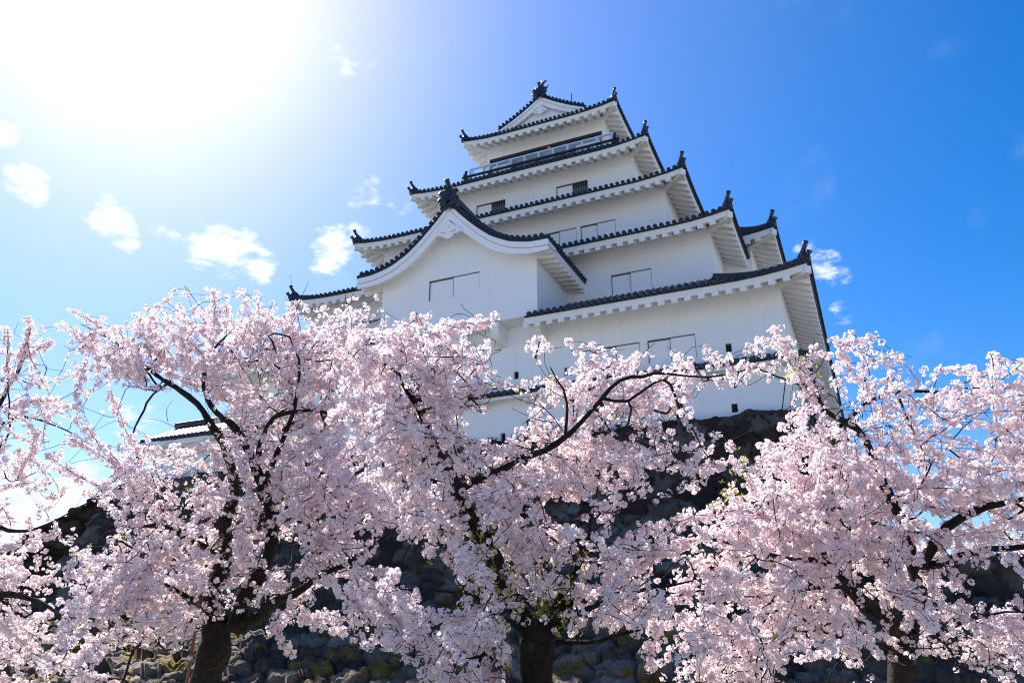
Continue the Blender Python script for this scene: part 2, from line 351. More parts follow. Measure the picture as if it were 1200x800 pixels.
def shutter_window(x0, x1, z0, z1, y, open_right=False):
    """white sliding shutters in a shallow recess facing -y"""
    d = y+.14
    mb = MB(); w = .014
    mb.box(x0, x1, d-.11, d-.02, z1-.038, z1-.003); mb.box(x0+.003, x0+w, d-.10, d-.02, z0, z1-.056); mb.box(x1-w, x1-.003, d-.10, d-.02, z0, z1-.056)  # thick dark top bar doubles as a painted shadow line; sides are frame
    fr = mb.build("window", M_FRAME_SHADOW, KEEP)
    xm = (x0+x1)/2
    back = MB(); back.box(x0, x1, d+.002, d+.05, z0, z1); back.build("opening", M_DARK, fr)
    s1 = MB(); s1.box(x0+w+.01, xm+.03, d-.05, d-.015, z0+.01, z1-.06); s1.build("shutter", M_SHUT, fr, bevel=.006)
    st = MB(); st.box(xm+.008, xm+.03, d-.052, d-.014, z0+.012, z1-.065) if open_right else st.box(xm-.052, xm-.032, d-.101, d-.054, z0+.012, z1-.07); st.build("stile", M_LINE, fr)
    if not open_right:
        s2 = MB(); s2.box(xm-.03, x1-w-.012, d-.10, d-.055, z0+.01, z1-.045); s2.build("shutter", M_SHUT, fr, bevel=.006)
    else:
        s2 = MB()
        for k in range(5):
            xx = xm+.12+k*(x1-xm-.2)/5; s2.box(xx, xx+.05, d-.03, d-.004, z0, z1-.06)
        s2.build("lattice", M_FRAME_SHADOW, fr)
        s3 = MB(); s3.box(xm+.04, x1-.02, d-.012, d-.001, z0+.005, z1-.30); s3.build("pane", M_PANE, fr)
def loophole(x, z, y, w=.24, h=.36):
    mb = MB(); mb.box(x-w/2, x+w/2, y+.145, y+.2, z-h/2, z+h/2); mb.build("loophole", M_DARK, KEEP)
def mir(ws): return ws+[(2*CX-b, 2*CX-a, c, d) for a, b, c, d in ws]
#          half x, half y, z0, z1
ST = [(14.02, 14.28, 9.5, 15.50), (11.05, 11.21, 16.2, 20.22), (8.62, 8.82, 20.8, 24.52), (6.42, 6.45, 25.2, 28.7), (4.12, 4.05, 29.3, 33.5)]
OV = [15.25-14.02, 12.27-11.05, 9.95-8.62, 7.65-6.42, 5.33-4.12]
win = {0: mir([(-9.88, -7.88, 12.70, 13.74), (-7.55, -5.55, 12.70, 13.74)]), 1: mir([(-9.88, -7.88, 17.55, 18.60)]),
       2: mir([(-12.15, -10.18, 22.05, 23.06), (-14.30, -12.38, 22.05, 23.06)]), 3: mir([(-14.38, -12.40, 26.45, 27.48)]), 4: [(-20.0, -12.1, 30.05, 32.43)]}
loop = {0: [(-4.27, 12.92), (-11.17, 12.90), (-13.56, 13.05), (-20.9, 12.95), (-27.8, 12.95), (-4.28, 10.42), (-6.55, 10.42), (-9.0, 10.34), (-11.6, 10.34), (-14.2, 10.3), (-19, 10.3), (-24, 10.3)]}
side_slits = [(31.35, 31.75, 10.7, 11.75), (33.2, 33.6, 10.7, 11.75), (36.5, 36.9, 10.7, 11.75)]
for i, (hx, hy, z0, z1) in enumerate(ST):
    mb = MB(); yf = CY-hy
    holes = list(win[i])+[(x-.12, x+.12, z-.18, z+.18) for x, z in loop.get(i, [])]
    wall_holes(mb, 'x', yf, -1, CX-hx, CX+hx, z0, z1, holes, 1.6 if i == 4 else .14)
    wall_holes(mb, 'y', CX+hx, 1, yf, CY+hy, z0, z1, side_slits if i == 0 else [])
    wall_holes(mb, 'y', CX-hx, -1, yf, CY+hy, z0, z1, [])
    wall_holes(mb, 'x', CY+hy, 1, CX-hx, CX+hx, z0, z1, [])
    mb.add([(CX-hx, yf, z1), (CX+hx, yf, z1), (CX+hx, CY+hy, z1), (CX-hx, CY+hy, z1)], [(0, 1, 2, 3)])
    mb.build("storey_wall", M_PLASTER, KEEP)
    if i < 4:
        for k, w in enumerate(win[i]): shutter_window(*w, yf, open_right=(i == 3))
    for x, z in loop.get(i, []): loophole(x, z, yf)
for a, b, c, d in side_slits: mb = MB(); mb.box(CX+14.02-.2, CX+14.02-.145, a, b, c, d); mb.build("side_window", M_WOOD, KEEP)
def interp(c, x): return float(np.interp(x, [p[0] for p in c], [p[1] for p in c]))
def hip_roof(cx, cy, a, b, z0, ai, bi, z1, wall, fas=.28, raft=.19, up=.27, gap=None, rafters=True, ridge=True, name="tiled_roof", label=None, conc=.3):
    """one hipped skirt roof: tiles with round rolls, white eave fascia, rafters, hip ridges. wall=(half x, half y) of the wall below"""
    h = MB(); fa = MB(); ra = MB(); so = MB()
    # sides: (outer half length, run, direction map)
    def sides():
        yield 'f', a, ai, b, bi, lambda s, d: (cx+s, cy-d), wall[0], wall[1]
        yield 'k', a, ai, b, bi, lambda s, d: (cx-s, cy+d), wall[0], wall[1]
        yield 'r', b, bi, a, ai, lambda s, d: (cx+d, cy+s), wall[1], wall[0]
        yield 'l', b, bi, a, ai, lambda s, d: (cx-d, cy-s), wall[1], wall[0]
    def zed(t): return z0+(z1-z0)*((1-conc)*t+conc*t*t)
    for nm, L, Li, D, Di, mp, wl, wd in sides():
        def lift(s, t=0.0): return up*max(0., (abs(s)-(L-3.2))/3.2)**2.2*(1-t)
        ok = (lambda s: not (gap[0] < cx+s < gap[1])) if (gap and nm == 'f') else (lambda s: True)
        def tmax(s): return 1.0 if abs(s) <= Li else max(0.0, (L-abs(s))/(L-Li))
        cols = sorted({*np.linspace(-L, L, max(12, int(2*L/.6))).tolist(), -Li, Li, *([gap[0]-cx, gap[1]-cx] if gap and nm == 'f' else [])})
        nt_ = 5
        for s0, s1 in zip(cols[:-1], cols[1:]):
            if not ok((s0+s1)/2): continue
            k = len(h.v)
            for s in (s0, s1):
                tm = tmax(s)
                for q in range(nt_):
                    t = tm*q/(nt_-1); h.v.append((*mp(s, D+(Di-D)*t), zed(t)+lift(s, t)))
            for q in range(nt_-1): h.f.append((k+q, k+nt_+q, k+nt_+q+1, k+q+1))
            # tile edge underside
            h.add([(*mp(s0, D), z0+lift(s0)), (*mp(s1, D), z0+lift(s1)), (*mp(s1, D), z0-.075+lift(s1)), (*mp(s0, D), z0-.075+lift(s0)),
                   (*mp(s0, D-.3), z0-.03+lift(s0)), (*mp(s1, D-.3), z0-.03+lift(s1))], [(0, 1, 2, 3), (3, 2, 5, 4)])
        # rolls
        n = int(round(2*L/.30)); R_ = .082
        for i in range(n):
            s = -L+(i+.5)*2*L/n
            if not ok(s): continue
            tm = tmax(s); k = len(h.v); m_ = 4
            for q in range(m_+1):
                t = tm*q/m_; zz = zed(t)+lift(s, t); dd = D+(Di-D)*t+(.05 if q == 0 else 0)
                for th in (0, .25, .5, .75, 1.0):
                    h.v.append((*mp(s-R_*math.cos(th*math.pi), dd), zz+R_*1.15*math.sin(th*math.pi)))
            for q in range(m_):
                for j in range(4): h.f.append((k+q*5+j, k+q*5+j+1, k+q*5+6+j-0, k+q*5+5+j))
            # round end disc
            k = len(h.v); zz = z0+lift(s)+.015
            for dd in (D+.09, D-.05):
                for j in range(8):
                    th = 2*math.pi*j/8; h.v.append((*mp(s+.105*math.cos(th), dd), zz+.02+.112*math.sin(th)))
            h.f.append(tuple(range(k, k+8)))
            for j in range(8): h.f.append((k+j, k+(j+1)%8, k+8+(j+1)%8, k+8+j))
        # fascia
        fd = D-.07; fl = L-.07
        cs = sorted({*np.linspace(-fl, fl, max(10, int(2*fl/.8))).tolist(), *([gap[0]-cx, gap[1]-cx] if gap and nm == 'f' else [])})
        for s0, s1 in zip(cs[:-1], cs[1:]):
            if not ok((s0+s1)/2): continue
            l0, l1 = lift(s0), lift(s1); zt, zb = z0-.077, z0-.077-fas
            fa.hexa([(*mp(s0, fd), zb+l0), (*mp(s1, fd), zb+l1), (*mp(min(max(s1, -fl+.12), fl-.12), fd-.12), zb+l1), (*mp(min(max(s0, -fl+.12), fl-.12), fd-.12), zb+l0),
                     (*mp(s0, fd), zt+l0), (*mp(s1, fd), zt+l1), (*mp(min(max(s1, -fl+.12), fl-.12), fd-.12), zt+l1), (*mp(min(max(s0, -fl+.12), fl-.12), fd-.12), zt+l0)])
        # soffit from fascia to wall
        zb = z0-.077-fas; sl = .50; ovh = fd-.1-wd
        for s0, s1 in zip(cs[:-1], cs[1:]):
            if not ok((s0+s1)/2): continue
            def inner(s): return max(wd-.05, wd+(abs(s)-wl)) if abs(s) > wl else wd-.05
            q = []
            for s in (s0, s1):
                di = min(inner(s), fd-.1); q.append(((*mp(s, fd-.1), zb+.06+lift(s)), (*mp(s, di), zb+.06+sl*(fd-.1-di)+lift(s)*.6)))
            so.add([q[0][0], q[1][0], q[1][1], q[0][1]], [(0, 1, 2, 3)])
        if rafters:
            n = int(round(2*fl/.54))
            for i in range(n):
                s = -fl+(i+.5)*2*fl/n
                if not ok(s) or abs(s) > fl-.3: continue
                di = wd-.03 if abs(s) < wl else wd+(abs(s)-wl)
                if di > fd-.25: continue
                l = lift(s); w = .13; zr = zb-raft
                lo0, lo1 = zr+l, zr+sl*(fd-di)+l*.6
                e0, e1 = mp(s-w, fd-.006), mp(s+w, fd-.006); i0, i1 = mp(s-w, di), mp(s+w, di)
                ra.hexa([(*e0, lo0), (*e1, lo0), (*i1, lo1), (*i0, lo1), (*e0, lo0+raft+.09), (*e1, lo0+raft+.09), (*i1, lo1+raft+.09), (*i0, lo1+raft+.09)])
    roof = h.build(name, M_TILE, KEEP, label=label)
    fa.build("eave_fascia", M_EAVE, roof, bevel=.012); so.build("soffit", M_EAVE, roof)
    if rafters:
        for sx, sy in ((1, -1), (-1, -1), (1, 1), (-1, 1)):
            zb = z0-.077-fas
            p = (cx+sx*(wall[0]-.1), cy+sy*(wall[1]-.1), zb+.42); q = (cx+sx*(a-.04), cy+sy*(b-.04), zb+up-.02)
            ra.bar(p, q, .26, .30)
        ra.build("rafters", M_EAVE, roof, bevel=.012)
    if ridge:
        for sx, sy in ((1, -1), (-1, -1), (1, 1), (-1, 1)):
            rd = MB(); pts = []
            for t in np.linspace(1, 0, 9): pts.append(np.array([cx+sx*(a+(ai-a)*t), cy+sy*(b+(bi-b)*t), zed(t)+up*max(0, 1-t*1.6)**2.2+.06]))
            pts[-1] = pts[-1]-np.array([sx*.12, sy*.12, 0])
            dirv = np.array([sx, sy, 0])/math.sqrt(2)
            for p, q in zip(pts[:-1], pts[1:]): rd.bar(p+(0, 0, .0), q+(0, 0, .0), .24, .14); rd.bar(p+(0, 0, .09), q+(0, 0, .09), .17, .06)
            rd.tube([p+np.array([0, 0, .14]) for p in pts], .08, 8)
            rg = rd.build("hip_ridge", M_RIDGE, roof)
            on = MB(); e = pts[-1]
            # upturned end: big ogre tile, round cap tile rising outward, small lower cap
            on.ball(e-dirv*.02+(0, 0, .15), .20, 10, 8, (.85, .85, 1.2)); on.ball(e+dirv*.10+(0, 0, .02), .16, 8, 6)
            on.tube([e-dirv*.30+(0, 0, .24), e-dirv*.02+(0, 0, .40), e+dirv*.12+(0, 0, .60), e+dirv*.17+(0, 0, .74)], [.07, .10, .085, .11], 8)
            on.tube([e-dirv*.05+(0, 0, .06), e+dirv*.22+(0, 0, .16), e+dirv*.32+(0, 0, .28)], [.08, .09, .105], 8)
            on.build("corner_ornament", M_RIDGE, roof, smooth=True)
    return roof
BAYX, BAYH = -16.13, 4.06
R1 = hip_roof(CX, CY, 15.25, 15.68, 15.20, 11.06, 11.22, 17.45, (14.02, 14.28), gap=(2*BAYX+12.55, -12.55))
R2 = hip_roof(CX, CY, 12.27, 12.61, 19.92, 8.63, 8.83, 21.75, (11.05, 11.21))
R3 = hip_roof(CX, CY, 9.95, 10.22, 24.20, 6.43, 6.46, 26.05, (8.62, 8.82))
R4 = hip_roof(CX, CY, 7.65, 7.85, 28.38, 4.13, 4.06, 30.0, (6.42, 6.45))
R5 = hip_roof(CX, CY, 5.33, 5.45, 33.20, 2.95, 4.30, 34.0, (4.12, 4.05), fas=.27)
R0 = hip_roof(CX, CY, 14.02+.62, 14.28+.62, 12.05, 14.03, 14.29, 12.36, (14.02, 14.28), fas=.15, up=.02, rafters=False, ridge=False, name="pent_roof", conc=0)
for k in range(14):
    mb = MB(); x = CX-12.9+k*2.0; mb.tube([(x, 30.74, 11.72), (x, 30.30, 11.72)], .12, 12); mb.build("beam_end", M_EAVE, KEEP, bevel=.015)
for (hx, hy, z0, z1), zz in zip(ST, (14.75, 19.55, 23.85, 28.05, 32.85)):
    n = int(hx*2/2.6)
    for k in range(n): 
        x = CX-hx+1.1+k*(2*hx-2.2)/(n-1)
        if zz < 15 and abs(x-BAYX) < 5: continue
        mb = MB(); mb.tube([(x, CY-hy+.02, zz), (x, CY-hy-.05, zz)], .19, 14); mb.build("wall_boss", M_PLASTER, KEEP)
# ---- gable with curved bargeboard, facing -y
def gable(name, cx, yb, y1, top, zoff, wall_y, ridge_z, band, inner, orn, roofname, eave=None):
    """top: half profile [(dx,z)..] of the barge top; extruded back to y1"""
    half = np.array(top); xs = np.linspace(0, half[-1, 0], 40); zs = np.interp(xs, half[:, 0], half[:, 1])
    for _ in range(3): zs[1:-1] = (zs[:-2]+zs[1:-1]*2+zs[2:])/4
    X = np.r_[-xs[::-1], xs[1:]]+cx; Zt = np.r_[zs[::-1], zs[1:]]; AX = np.abs(X-cx)/half[-1, 0]
    th_in = inner[0]+(inner[1]-inner[0])*AX
    T = list(zip(X, Zt)); B1 = list(zip(X, Zt-band)); B2 = list(zip(X, Zt-band-.03)); B3 = list(zip(X, Zt-th_in))
    rf = MB()
    rf.ribbon(list(zip(X, Zt+.16)), list(zip(X, Zt+.01)), yb-.05, y1)
    # rolls down the slope
    for yy in np.arange(yb+.12, y1, .30):
        for sgn in (-1, 1):
            pts = [(cx+sgn*x, yy, z+.17) for x, z in zip(xs[::3], zs[::3])]+[(cx+sgn*(xs[-1]+.06), yy, zs[-1]+.15)]
            rf.tube(pts, .085, 6)
    # round ends along the rake
    L = np.r_[0, np.cumsum(np.hypot(np.diff(xs), np.diff(zs)))]
    for l in np.arange(.25, L[-1], .29):
        x = np.interp(l, L, xs); z = np.interp(l, L, zs)
        for sgn in (-1, 1): rf.tube([(cx+sgn*x, yb-.10, z+.20), (cx+sgn*x, yb+.35, z+.20)], .105, 8)
    roof = rf.build(roofname, M_TILE, KEEP)
    bb = MB(); bb.ribbon(T, B1, yb-.02, yb+.14); bb.build("bargeboard", M_TRIM, roof)
    b2 = MB(); b2.ribbon(B2, B3, yb+.03, yb+.16); b2.build("inner_bargeboard", M_TRIM, roof)
    b3 = MB(); b3.ribbon(B1, B2, yb+.05, yb+.15); b3.build("seam", M_LINE, roof)
    # soffit closing the overhang
    sf = MB(); sf.ribbon(list(zip(X, Zt-.03)), list(zip(X, Zt-.22)), yb+.17, wall_y+.05); sf.build("rake_soffit", M_EAVE, roof)
    rd = MB(); zr = ridge_z
    rd.box(cx-.17, cx+.17, yb+.05, y1, half[0, 1]+.05, zr-.12); rd.box(cx-.13, cx+.13, yb+.05, y1, zr-.118, zr); rd.tube([(cx, yb+.02, zr+.05), (cx, y1, zr+.05)], .12, 8)
    for sgn in (-1, 1):      # descending ridges just behind the rake
        sel = xs <= half[-1, 0]*orn['down']
        pts = [np.array([cx+sgn*x, yb+.62, z+.26]) for x, z in zip(xs[sel], zs[sel])][2::3]
        for p, q in zip(pts[:-1], pts[1:]): rd.bar(p, q, .24, .24, (0, 0, 1))
        rd.tube([p+np.array([0, 0, .16]) for p in pts], .11, 8)
        rd.ball(pts[-1]+np.array([sgn*.05, -.02, .06]), .2, 8, 6)
    rd.build("ridge", M_RIDGE, roof)
    # ogre tile: shield body, side scrolls, crest disc, round cap tile on top
    s = orn['s']; zo = half[0, 1]+.12; y0 = yb-.16; og = MB()
    sh = [(-.42, -.25), (-.52, -.05), (-.46, .15), (-.50, .38), (-.40, .60), (-.22, .74), (0, .80), (.22, .74), (.40, .60), (.50, .38), (.46, .15), (.52, -.05), (.42, -.25), (.18, -.02), (0, .08), (-.18, -.02)]
    sx = orn['sx']; og.extrude([(cx+x*s*sx, zo+z*s) for x, z in sh], y0, y0+.28*s)
    for sgn in (-1, 1):
        for q, (dx, dz, r) in enumerate(((.62, .02, .17), (.60, .42, .15), (.34, -.30, .16))):
            ring = [(cx+sgn*(dx*sx+r*math.cos(w))*s, y0+.02, zo+(dz+r*math.sin(w))*s) for w in np.linspace(0, 5.2, 12)]
            og.tube(ring, .075*s, 6)
            og.ball((cx+sgn*dx*sx*s, y0+.05, zo+dz*s), .10*s, 8, 6)
    og.tube([(cx, y0-.04, zo+.36*s), (cx, y0+.1, zo+.36*s)], .20*s, 14); og.tube([(cx, y0-.07, zo+.36*s), (cx, y0, zo+.36*s)], .11*s, 12)
    og.tube([(cx, y0+.35*s, zo+.70*s), (cx, y0+.0*s, zo+.90*s), (cx, y0-.22*s, zo+1.12*s)], [.11*s, .12*s, .14*s], 10)
    og.build("ogre_tile", M_RIDGE, roof, smooth=False, bevel=.02)
    # hanging pendant (gegyo)
    pz = half[0, 1]-orn['pd']; ps = orn['ps']; ge = MB()
    ol = [(0, .55), (-.30, .28), (-.62, -.02), (-1.05, -.36), (-.95, -.50), (-.74, -.44), (-.62, -.58), (-.44, -.50), (-.36, -.70), (-.16, -.80), (0, -.86), (.16, -.80), (.36, -.70), (.44, -.50), (.62, -.58), (.74, -.44), (.95, -.50), (1.05, -.36), (.62, -.02), (.30, .28)]
    ge.extrude([(cx+x*ps, pz+z*ps) for x, z in ol], yb-.06, yb+.028)
    ge.tube([(cx, yb-.07, pz), (cx, yb-.12, pz)], .12*ps, 6); ge.ball((cx, yb-.12, pz), .06*ps, 8, 6)
    for sgn in (-1, 1):
        ring = [(cx+sgn*(.30+(.14-.008*i)*math.cos(w))*ps, yb-.075, pz-(.42+(.14-.008*i)*math.sin(w))*ps) for i, w in enumerate(np.linspace(2.5, 8.2, 14))]
        ge.tube(ring, .035*ps, 6)
        ge.tube([(cx+sgn*x*ps, yb-.07, pz+z*ps) for x, z in ((.2, .22), (.45, .0), (.72, -.22), (.98, -.40))], .02*ps, 6)
    pn = ge.build("pendant", M_TRIM, roof, bevel=.012)
    ho = MB()
    for sgn in (-1, 1): ho.tube([(cx+sgn*.30*ps, yb-.085, pz-.42*ps), (cx+sgn*.30*ps, yb-.064, pz-.42*ps)], .055*ps, 8); ho.tube([(cx+sgn*.50*ps, yb-.083, pz-.34*ps), (cx+sgn*.50*ps, yb-.063, pz-.34*ps)], .05*ps, 8)
    ho.build("carved_hole", M_LINE, pn)
    return roof, X, Zt
BYF, BYB = 29.66, 28.75
bay_top = [(0, 21.35), (.35, 20.92), (.7, 20.52), (1.1, 20.12), (1.5, 19.72), (2.2, 19.14), (3.1, 18.66), (4.1, 18.42), (4.97, 18.40)]
BR, bx, bz = gable("bay", BAYX, BYB, 36.1, bay_top, 0, BYF, 21.95, .27, (.80, .50), dict(s=.95, sx=.60, down=.62, pd=1.28, ps=.68), "bay_roof")
# bay walls with a window opening, floor slab, brackets
mb = MB(); wx0, wx1, wz0, wz1 = -17.6, -14.92, 16.95, 17.99; yb = BYF
cols = sorted({*np.linspace(BAYX-BAYH, BAYX+BAYH, 40).tolist(), wx0, wx1})
def btop(x): return float(np.interp(x, bx, bz))-.20
for x0, x1 in zip(cols[:-1], cols[1:]):
    bands = [(15.33, None)] if not (wx0 <= (x0+x1)/2 <= wx1) else [(15.33, wz0), (wz1, None)]
    for a, b in bands:
        mb.add([(x0, yb, a), (x1, yb, a), (x1, yb, b or btop(x1)), (x0, yb, b or btop(x0))], [(0, 1, 2, 3)])
for q in ([(wx0, wz0), (wx1, wz0)], [(wx1, wz0), (wx1, wz1)], [(wx1, wz1), (wx0, wz1)], [(wx0, wz1), (wx0, wz0)]):
    mb.add([(q[0][0], yb, q[0][1]), (q[1][0], yb, q[1][1]), (q[1][0], yb+.14, q[1][1]), (q[0][0], yb+.14, q[0][1])], [(0, 1, 2, 3)])
for sg in (-1, 1):
    x = BAYX+sg*BAYH; mb.add([(x, yb, 15.33), (x, 36, 15.33), (x, 36, 18.36), (x, yb, btop(x))], [(0, 1, 2, 3)])
mb.add([(BAYX-BAYH, yb, 15.33), (BAYX+BAYH, yb, 15.33), (BAYX+BAYH, 31, 15.33), (BAYX-BAYH, 31, 15.33)], [(0, 1, 2, 3)])
bayw = mb.build("bay_wall", M_PLASTER, KEEP)
shutter_window(wx0, wx1, wz0, wz1, yb)
# side eaves of the bay: fascia, rafters
for sg in (-1, 1):
    fa = MB(); ra = MB()
    xe = BAYX+sg*4.90
    x_ = sorted((xe, xe-sg*.12)); fa.box(x_[0], x_[1], BYB+.17, 36, 18.02, 18.40)
    so_ = [(xe-sg*.1, 18.08), (BAYX+sg*(BAYH-.03), 18.22)]
    fa.add([(so_[0][0], BYB+.17, so_[0][1]), (so_[1][0], BYB+.17, so_[1][1]), (so_[1][0], 36, so_[1][1]), (so_[0][0], 36, so_[0][1])], [(0, 1, 2, 3)])
    for yy in np.arange(BYB+.35, 35.9, .5):
        ra.hexa([(xe-sg*.006, yy, 17.90), (xe-sg*.006, yy+.24, 17.90), (BAYX+sg*4.0, yy+.24, 18.03), (BAYX+sg*4.0, yy, 18.03),
                 (xe-sg*.006, yy, 18.10), (xe-sg*.006, yy+.24, 18.10), (BAYX+sg*4.0, yy+.24, 18.25), (BAYX+sg*4.0, yy, 18.25)])
    fa.build("eave_fascia", M_EAVE, BR); ra.build("rafters", M_EAVE, BR, bevel=.012)
for k in range(5):
    x = BAYX-3.9+k*1.95; mb = MB(); ol = []
    for w in np.linspace(0, math.pi/2, 9): ol.append((30.74-1.02*math.cos(w)**.8, 15.02-.62*math.sin(w)))
    ol = [(30.74-1.02, 15.326)]+ol+[(30.74, 15.326)]
    n = len(ol); mb.v = [(x-.2, y, z) for y, z in ol]+[(x+.2, y, z) for y, z in ol]
    mb.f = [tuple(range(n)), tuple(range(2*n-1, n-1, -1))]+[(i, i+n, (i+1)%n+n, (i+1)%n) for i in range(n)]
    mb.build("bracket", M_EAVE, KEEP, bevel=.02)
# R1 eave returns beside the bay (short closed ends)
mb = MB()
for x0, x1 in ((-12.57, -12.10), (2*BAYX+12.10, 2*BAYX+12.57)): mb.box(x0, x1, 29.36, 29.64, 14.80, 15.10)
mb.build("eave_return", M_EAVE, KEEP)
# ---- top gable on the fifth roof
top5 = [(0, 35.95), (.7, 35.42), (1.4, 34.98), (2.1, 34.58), (3.05, 34.12)]
T5, tx, tz = gable("top", CX, 40.42, 2*CY-40.42, top5, 0, 40.75, 36.35, .22, (.62, .50), dict(s=.74, sx=.85, down=.2, pd=1.0, ps=.5), "top_roof")
for yy in (40.72, 2*CY-40.72):
    mb = MB(); mb.v = [(x, yy, z-.1) for x, z in zip(tx, tz)]; mb.f.append(tuple(range(len(tx)))); mb.build("gable_wall", M_PLASTER, KEEP)
# dolphin tiles (shachi) on the ridge ends
for sg in (-1, 1):
    y0 = CY+sg*4.2; sh = MB(); z = 36.35
    pts = [(CX, y0-sg*.35, z+.05), (CX, y0, z+.12), (CX, y0+sg*.16, z+.42), (CX, y0+sg*.05, z+.75), (CX, y0-sg*.08, z+1.0)]
    sh.tube(pts, [.20, .24, .19, .12, .06], 10)
    for a in (-.55, -.2, .2, .6):
        sh.tube([(CX, y0-sg*.05, z+.92), (CX+a*.35, y0-sg*.14, z+1.18), (CX+a*.5, y0-sg*.16, z+1.42-abs(a)*.25)], [.07, .05, .012], 6)
    for a in (-1, 1): sh.tube([(CX+a*.15, y0, z+.3), (CX+a*.42, y0+sg*.05, z+.55), (CX+a*.46, y0, z+.75)], [.08, .05, .012], 6)
    sh.build("roof_fish", M_RIDGE, T5, smooth=True)
mb = MB(); mb.tube([(CX+.1, 46.5, 36.3), (CX+.1, 46.5, 40.6)], .03, 6); mb.build("lightning_rod", M_DARK, KEEP)
# ---- balcony of the fifth storey
FZ = 30.02
mb = MB(); fx, fy = 5.2, 5.3
mb.box(CX-fx, CX+fx, CY-fy, CY-4.05, FZ-.14, FZ); mb.box(CX-fx, CX+fx, CY+4.05, CY+fy, FZ-.14, FZ)
mb.box(CX+4.12, CX+fx, CY-4.05, CY+4.05, FZ-.14, FZ); mb.box(CX-fx, CX-4.12, CY-4.05, CY+4.05, FZ-.14, FZ)
BAL = mb.build("balcony", M_WOOD, KEEP)
mb = MB(); cor = [(CX-fx+.1, CY-fy+.1), (CX+fx-.1, CY-fy+.1), (CX+fx-.1, CY+fy-.1), (CX-fx+.1, CY+fy-.1)]
for i in range(4):
    p, q = np.array(cor[i]), np.array(cor[(i+1) % 4])
    for z, w in ((FZ+.06, .12), (FZ+.34, .09), (FZ+.66, .12)):
        d = (q-p)/np.linalg.norm(q-p)*.28; mb.bar((*(p-d), z), (*(q+d), z), w, w)
    for k in range(36):
        c = p+(q-p)*(k+.5)/36; mb.box(c[0]-.025, c[0]+.025, c[1]-.025, c[1]+.025, FZ+.0, FZ+.31)
    for k in range(6):
        c = p+(q-p)*k/6; mb.box(c[0]-.07, c[0]+.07, c[1]-.07, c[1]+.07, FZ-.1, FZ+(.95 if k == 0 else .70))
        if k == 0: mb.ball((c[0], c[1], FZ+1.02), .11, 8, 6, (1, 1, 1.4))
mb.build("wooden_rail", M_WOOD, BAL)
mb = MB(); gl = MB(); ix, iy = fx-.32, fy-.32; rz = FZ+1.30
cor = [(CX-ix, CY-iy), (CX+ix, CY-iy), (CX+ix, CY+iy), (CX-ix, CY+iy)]
for i in range(4):
    p, q = np.array(cor[i]), np.array(cor[(i+1) % 4]); mb.bar((*p, rz), (*q, rz), .10, .10); mb.bar((*p, FZ+.12), (*q, FZ+.12), .06, .06)
    nn = 10
    for k in range(nn):
        c = p+(q-p)*k/nn; w = .065; mb.box(c[0]-w, c[0]+w, c[1]-w, c[1]+w, FZ+.002, rz-.051)
mb.build("safety_fence", M_RAILP, BAL)
M_GLASS, t_, b_ = mat("fence_glass"); b_.inputs['Base Color'].default_value = (.75, .85, .95, 1); b_.inputs['Roughness'].default_value = .25
b_.inputs['Alpha'].default_value = .16; b_.inputs['Specular IOR Level'].default_value = .8
for k in range(nn):
    p, q = np.array(cor[0]), np.array(cor[1]); a = p+(q-p)*k/nn; b = p+(q-p)*(k+1)/nn
    g_ = MB(); g_.box(a[0]+.06, b[0]-.06, a[1]-.008, a[1]+.008, FZ+.16, rz-.05); g_.build("glass_panel", M_GLASS, BAL)
# room behind the balcony: floor, dark back, pale side panels painting the sky reflected in the glass, dark lattice screens
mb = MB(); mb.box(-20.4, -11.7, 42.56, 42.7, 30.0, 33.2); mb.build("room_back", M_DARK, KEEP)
mb = MB()
for x0, x1 in ((-19.98, -18.3), (-14.0, -12.12)): mb.box(x0, x1, 41.05, 41.12, 30.06, 31.85)
mb.build("sky_reflection_panel", M_SHUT, KEEP)  # pale boards stand in for sky reflection in the fence glass
mb = MB()
for x0, x1 in ((-18.2, -16.2), (-16.1, -14.1)):
    mb.box(x0, x1, 41.25, 41.30, 30.06, 30.45)
    for k in range(14): xx = x0+k*(x1-x0-.05)/13; mb.box(xx, xx+.05, 41.2, 41.245, 30.06, 31.9)
mb.build("lattice_screen", M_WOOD, KEEP)
mb = MB(); mb.box(-20.0, -12.1, 40.99, 41.09, 32.22, 32.425)
for x in (-20.0, -18.28, -14.06, -12.26): mb.box(x+.004, x+.16, 41.0, 41.10, 30.05, 32.215)
mb.build("opening_frame", M_WOOD, KEEP)
# ---- east bay, right side
mb = MB(); mb.box(-8.5, -3.62, 37.3, 52.7, 16.9, 20.75); mb.build("side_bay_wall", M_PLASTER, KEEP)
hip_roof(-5.0, CY, 2.75, 9.0, 20.55, .5, 7.4, 21.75, (1.38, 7.7), name="side_bay_roof", up=.24)
